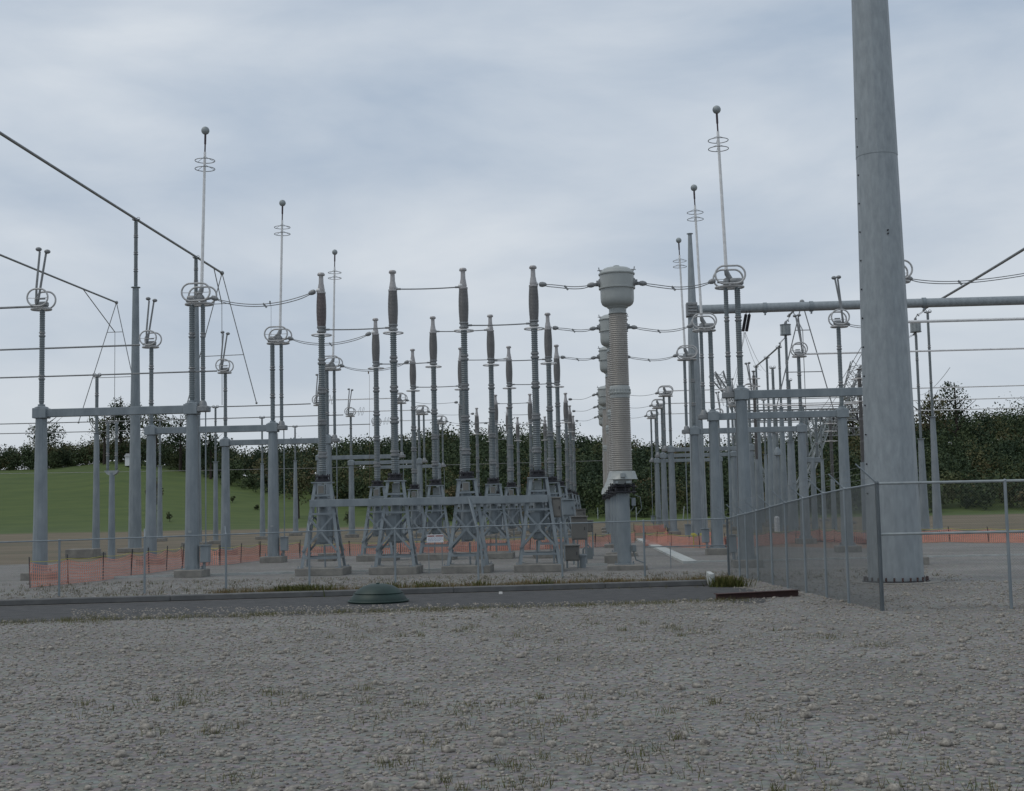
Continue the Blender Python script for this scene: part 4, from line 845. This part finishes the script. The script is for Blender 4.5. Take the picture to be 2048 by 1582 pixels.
tag(m.build('brace_rail', galv), 'horizontal brace rail on the last bay of the front fence', 'rail')
sp = [(1458, 1151, 1037), (1480, 1154, 1031), (1495, 1157, 1027.5), (1517, 1162, 1022), (1546, 1170, 1014), (1576, 1177, 1006), (1613, 1186, 997), (1654, 1196, 987), (1698, 1207, 978), (1765, 1222, 967)]
side_posts = [fp(*q) for q in sp]
fence('side_fence', side_posts, 'tall grey chain-link fence coming forward on the right', pitch=.06, wr=.0034, rails=(1,), arm=True, armdir=(-.42, -.05, .42), barb=3, rail_r=.026)
e0 = side_posts[-1]; q2 = (e0[0]+Vector((3.2, .05, 0)), e0[1]); q3 = (e0[0]+Vector((7, .1, 0)), e0[1])
fence('gate_fence', [e0, q2, q3], 'chain-link fence with bright rails running off to the right', pitch=.07, wr=.0012, rails=(1, .60), arm=True, armdir=(-.5, .1, .52), barb=0, rail_r=.034, arms_at=(0,))

# ================================================================ GRASS AND WEEDS (stuff)
def blades(name, spots, h, label, cols, cat, w=.012):
    n = len(spots); s = np.array(spots); vl = []
    ang = rng.uniform(0, 2*PI, n); hh = h*rng.uniform(.4, 1.1, n); ln = rng.normal(scale=.35, size=(n, 2))*hh[:, None]
    dx = np.stack([np.cos(ang), np.sin(ang), np.zeros(n)], 1)*w
    base = np.stack([s[:, 0], s[:, 1], np.full(n, .0)], 1); tip = base+np.stack([ln[:, 0], ln[:, 1], hh], 1)
    v = np.stack([base-dx, base+dx, tip+dx*.3, tip-dx*.3], 1).reshape(-1, 3)
    o = leaf_object(name, [v], [rng.uniform(0, 1, n)], leafmat(name+'_mat', cols)); tag(o, label, cat, kind='stuff'); return o
sp_ = []
for i in range(420):
    X = rng.uniform(-13, 4.5); Y0 = road_edge(min(X, 3.4))+.35+abs(rng.normal(scale=.9)); k = rng.integers(10, 34)
    sp_ += list(zip(rng.normal(X, .13, k), rng.normal(Y0, .13, k)))
blades('dry_grass', sp_, .26, 'dry tan grass tufts along the dirt strip by the kerb', [(.22, .17, .09), (.16, .12, .06), (.10, .10, .04), (.2, .12, .07)], 'grass')
sp_ = []
for (X, Y, n, r) in [(-9.8, 43.0, 700, .42), (-10.6, 43.2, 400, .3), (3.95, 44.0, 260, .22), (-6.0, 44, 200, .3), (-7.2, 43.8, 150, .25), (4.4, 43.9, 120, .25), (-2.0, 44.4, 120, .2), (-4.2, 44.2, 120, .2)]: sp_ += list(zip(rng.normal(X, r, n), rng.normal(Y, r*.6, n)))
blades('green_weeds', sp_, .36, 'low yellow green weeds growing at the roadside', [(.10, .10, .03), (.06, .075, .02), (.13, .12, .04)], 'weeds', .02)
sp_ = []
for i in range(900):
    X = rng.uniform(-25, 12); Y0 = rng.uniform(43.5, 53); k = rng.integers(2, 7)
    if X > 5 and Y0 < 46: continue
    sp_ += list(zip(rng.normal(X, .06, k), rng.normal(Y0, .06, k)))
blades('sparse_weeds', sp_, .13, 'sparse thin weeds poking through the gravel', [(.17, .15, .09), (.1, .1, .05)], 'weeds')
# loose stones
m = MB(); random.seed(5)
for i in range(2600):
    X = random.uniform(-22, 13); Y0 = random.uniform(43, 54); r = random.uniform(.02, .055)
    if Y0 < road_edge(min(X, 3.5))+.3 and X < 4: continue
    m.lathe([(r*.5, -.3*r), (r, .2*r), (r*.6, .8*r), (.002, r)], (X, Y0, .004), 5, rot=Matrix.Rotation(random.uniform(0, 3), 3, 'Z'))
tag(m.build('loose_stones', mat('stone', (.40, .37, .32), (.10, .09, .08), 16, .9)), 'loose gravel stones scattered along the fence', 'stones', kind='stuff')

# ================================================================ FOREGROUND: rough shoulder
def stones(name, n, x0, x1, y0, y1, r0, r1, m_, label, keep=lambda x, y: True):
    X = rng.uniform(0, 1, n); Yv = y0+(y1-y0)*rng.uniform(0, 1, n)**1.25; X = (x0+(x1-x0)*X)*np.maximum(.45, Yv/y1); ok = np.array([keep(a, b) for a, b in zip(X, Yv)]); X, Yv = X[ok], Yv[ok]; n = len(X)
    r = rng.uniform(r0, r1, n)*rng.uniform(.6, 1.3, n); k = 5; ang = rng.uniform(0, 6.28, n)
    rings = []
    for (f, z) in ((.75, -.15), (1, .25), (.55, .75)):
        for i in range(k):
            a = ang+2*PI*i/k; rr = r*f*rng.uniform(.75, 1.2, n); rings.append(np.stack([X+rr*np.cos(a), Yv+rr*np.sin(a), .006+r*z*rng.uniform(.8, 1.1, n)], 1))
    V = np.stack(rings, 1); nv = 3*k; fs = []
    q = [(j*k+i, j*k+(i+1) % k, (j+1)*k+(i+1) % k, (j+1)*k+i) for j in range(2) for i in range(k)]
    quads = (np.array(q)[None]+(np.arange(n)*nv)[:, None, None]).reshape(-1, 4); caps = (np.arange(2*k, 3*k)[None]+(np.arange(n)*nv)[:, None])
    me = bpy.data.meshes.new(name); me.vertices.add(n*nv); me.vertices.foreach_set('co', V.reshape(-1).astype(np.float32))
    li = np.concatenate([quads.reshape(-1), caps.reshape(-1)]); me.loops.add(len(li)); me.loops.foreach_set('vertex_index', li.astype(np.int32))
    ls = np.concatenate([np.arange(0, len(quads)*4, 4), len(quads)*4+np.arange(0, n*k, k)]); me.polygons.add(len(ls)); me.polygons.foreach_set('loop_start', ls.astype(np.int32)); me.update(calc_edges=True)
    me.materials.append(m_); o = bpy.data.objects.new(name, me); COL.objects.link(o); tag(o, label, 'stones', kind='stuff')
onroad = lambda x, y: not (x < 4.2 and road_edge(x)-6.4 < y < road_edge(x)+.3)
stones('shoulder_gravel', 52000, -27, 22, 11, 44, .012, .034, bpy.data.materials['stone'], 'coarse loose gravel covering the shoulder in the foreground', onroad)
stones('large_stones', 1900, -27, 22, 11, 44, .04, .085, bpy.data.materials['stone'], 'scattered larger stones lying in the foreground gravel', onroad)
stones('road_edge_gravel', 2600, -16, 4, 35, 38.5, .012, .04, bpy.data.materials['stone'], 'gravel spilled over the edge of the asphalt strip')
sp_ = []
for i in range(330):
    Y0 = rng.uniform(12, 36.5); X = rng.uniform(-.44, .40)*Y0; k = rng.integers(8, 40)
    if math.sin(X*.35+2)+math.sin(Y0*.5+X*.2) < .3: continue
    r = rng.uniform(.05, .22); sp_ += list(zip(rng.normal(X, r, k), rng.normal(Y0, r, k)))
for i in range(260):
    X = rng.uniform(-17, 4); Y0 = road_edge(X)-6.9-abs(rng.normal(scale=.5)); k = rng.integers(8, 26); sp_ += list(zip(rng.normal(X, .12, k), rng.normal(Y0, .12, k)))
blades('shoulder_grass', sp_, .13, 'thin dry grass tufts growing in the foreground gravel', [(.20, .17, .09), (.12, .12, .05), (.09, .10, .035)], 'grass', .005)

# ================================================================ distant clutter on the right
for (x0, y0, x1, y1, Y, r, lb, m_) in [(1530, 811, 1722, 806, 100, .06, 'bright white bus tube between the two upper right beams', alu), (1490, 845, 1716, 841, 150, .05, 'thin distant tube under the bright white tube', alu_dk),
    (1440, 800, 1716, 794, 160, .05, 'distant tube level with the near right beam', alu_dk), (1480, 815, 1716, 812, 175, .05, 'farther tube just below the near right beam', alu_dk)]:
    bus_tube(at(x0, y0, Y), at(x1, y1, Y), r, lb, m_)
for i, (px, pt, Y, lb) in enumerate([(1456, 812, 170, 'distant slim post between the near right poles, left one'), (1508, 790, 165, 'distant slim post left of the cluster behind the fence'), (1527, 800, 175, 'distant slim post inside the post cluster behind the fence'), (1606, 812, 155, 'distant slim post left of the slanting lattice leg'), (1640, 818, 170, 'distant slim post behind the slanting lattice leg'), (1690, 806, 150, 'distant slim post between the right jaw pole and huge pole')]):
    p = at(px, pt, Y); bus_post(p.x, Y, p.z, p.z*.55, .30, .2, .13, lb, 2)
lattice('lattice_mast', at(1478, 850, 215), at(1438, 745, 215), .3, 1.4, 10, 'distant lattice mast crossing behind the near right switch pole', 'mast', .08, alu_dk)
lattice('lattice_mast', at(1676, 850, 210), at(1738, 728, 210), .3, 1.4, 11, 'second distant lattice mast leaning right, partly behind the huge pole', 'mast', .08, alu_dk)
lattice('lattice_tower_leg', at(1588, 985, 200), at(1655, 835, 200), .5, .4, 16, 'thin slanting lattice leg just behind the thicker pale one', 'tower leg', .07)
for i in range(7):
    q = at(1570+24*i, 822, 178); m = MB(); m.lathe([(.05, 0)]+sheds(.16, -1.6, -.1, .16, .4)[::-1][:0]+[(.14, -.2), (.16, -.4), (.1, -.5), (.16, -.7), (.1, -.8), (.16, -1.0), (.05, -1.3)], q, 8); tag(m.build('hanging_insulator', dark), 'small dark insulator hanging in the line under the distant truss', 'insulator', 'insulators hanging under the distant truss')
wire(at(1490, 664, Yg-.9), at(1545, 745, 155), 1.0, 'thin wire slanting right from the black insulators to the receding bus')
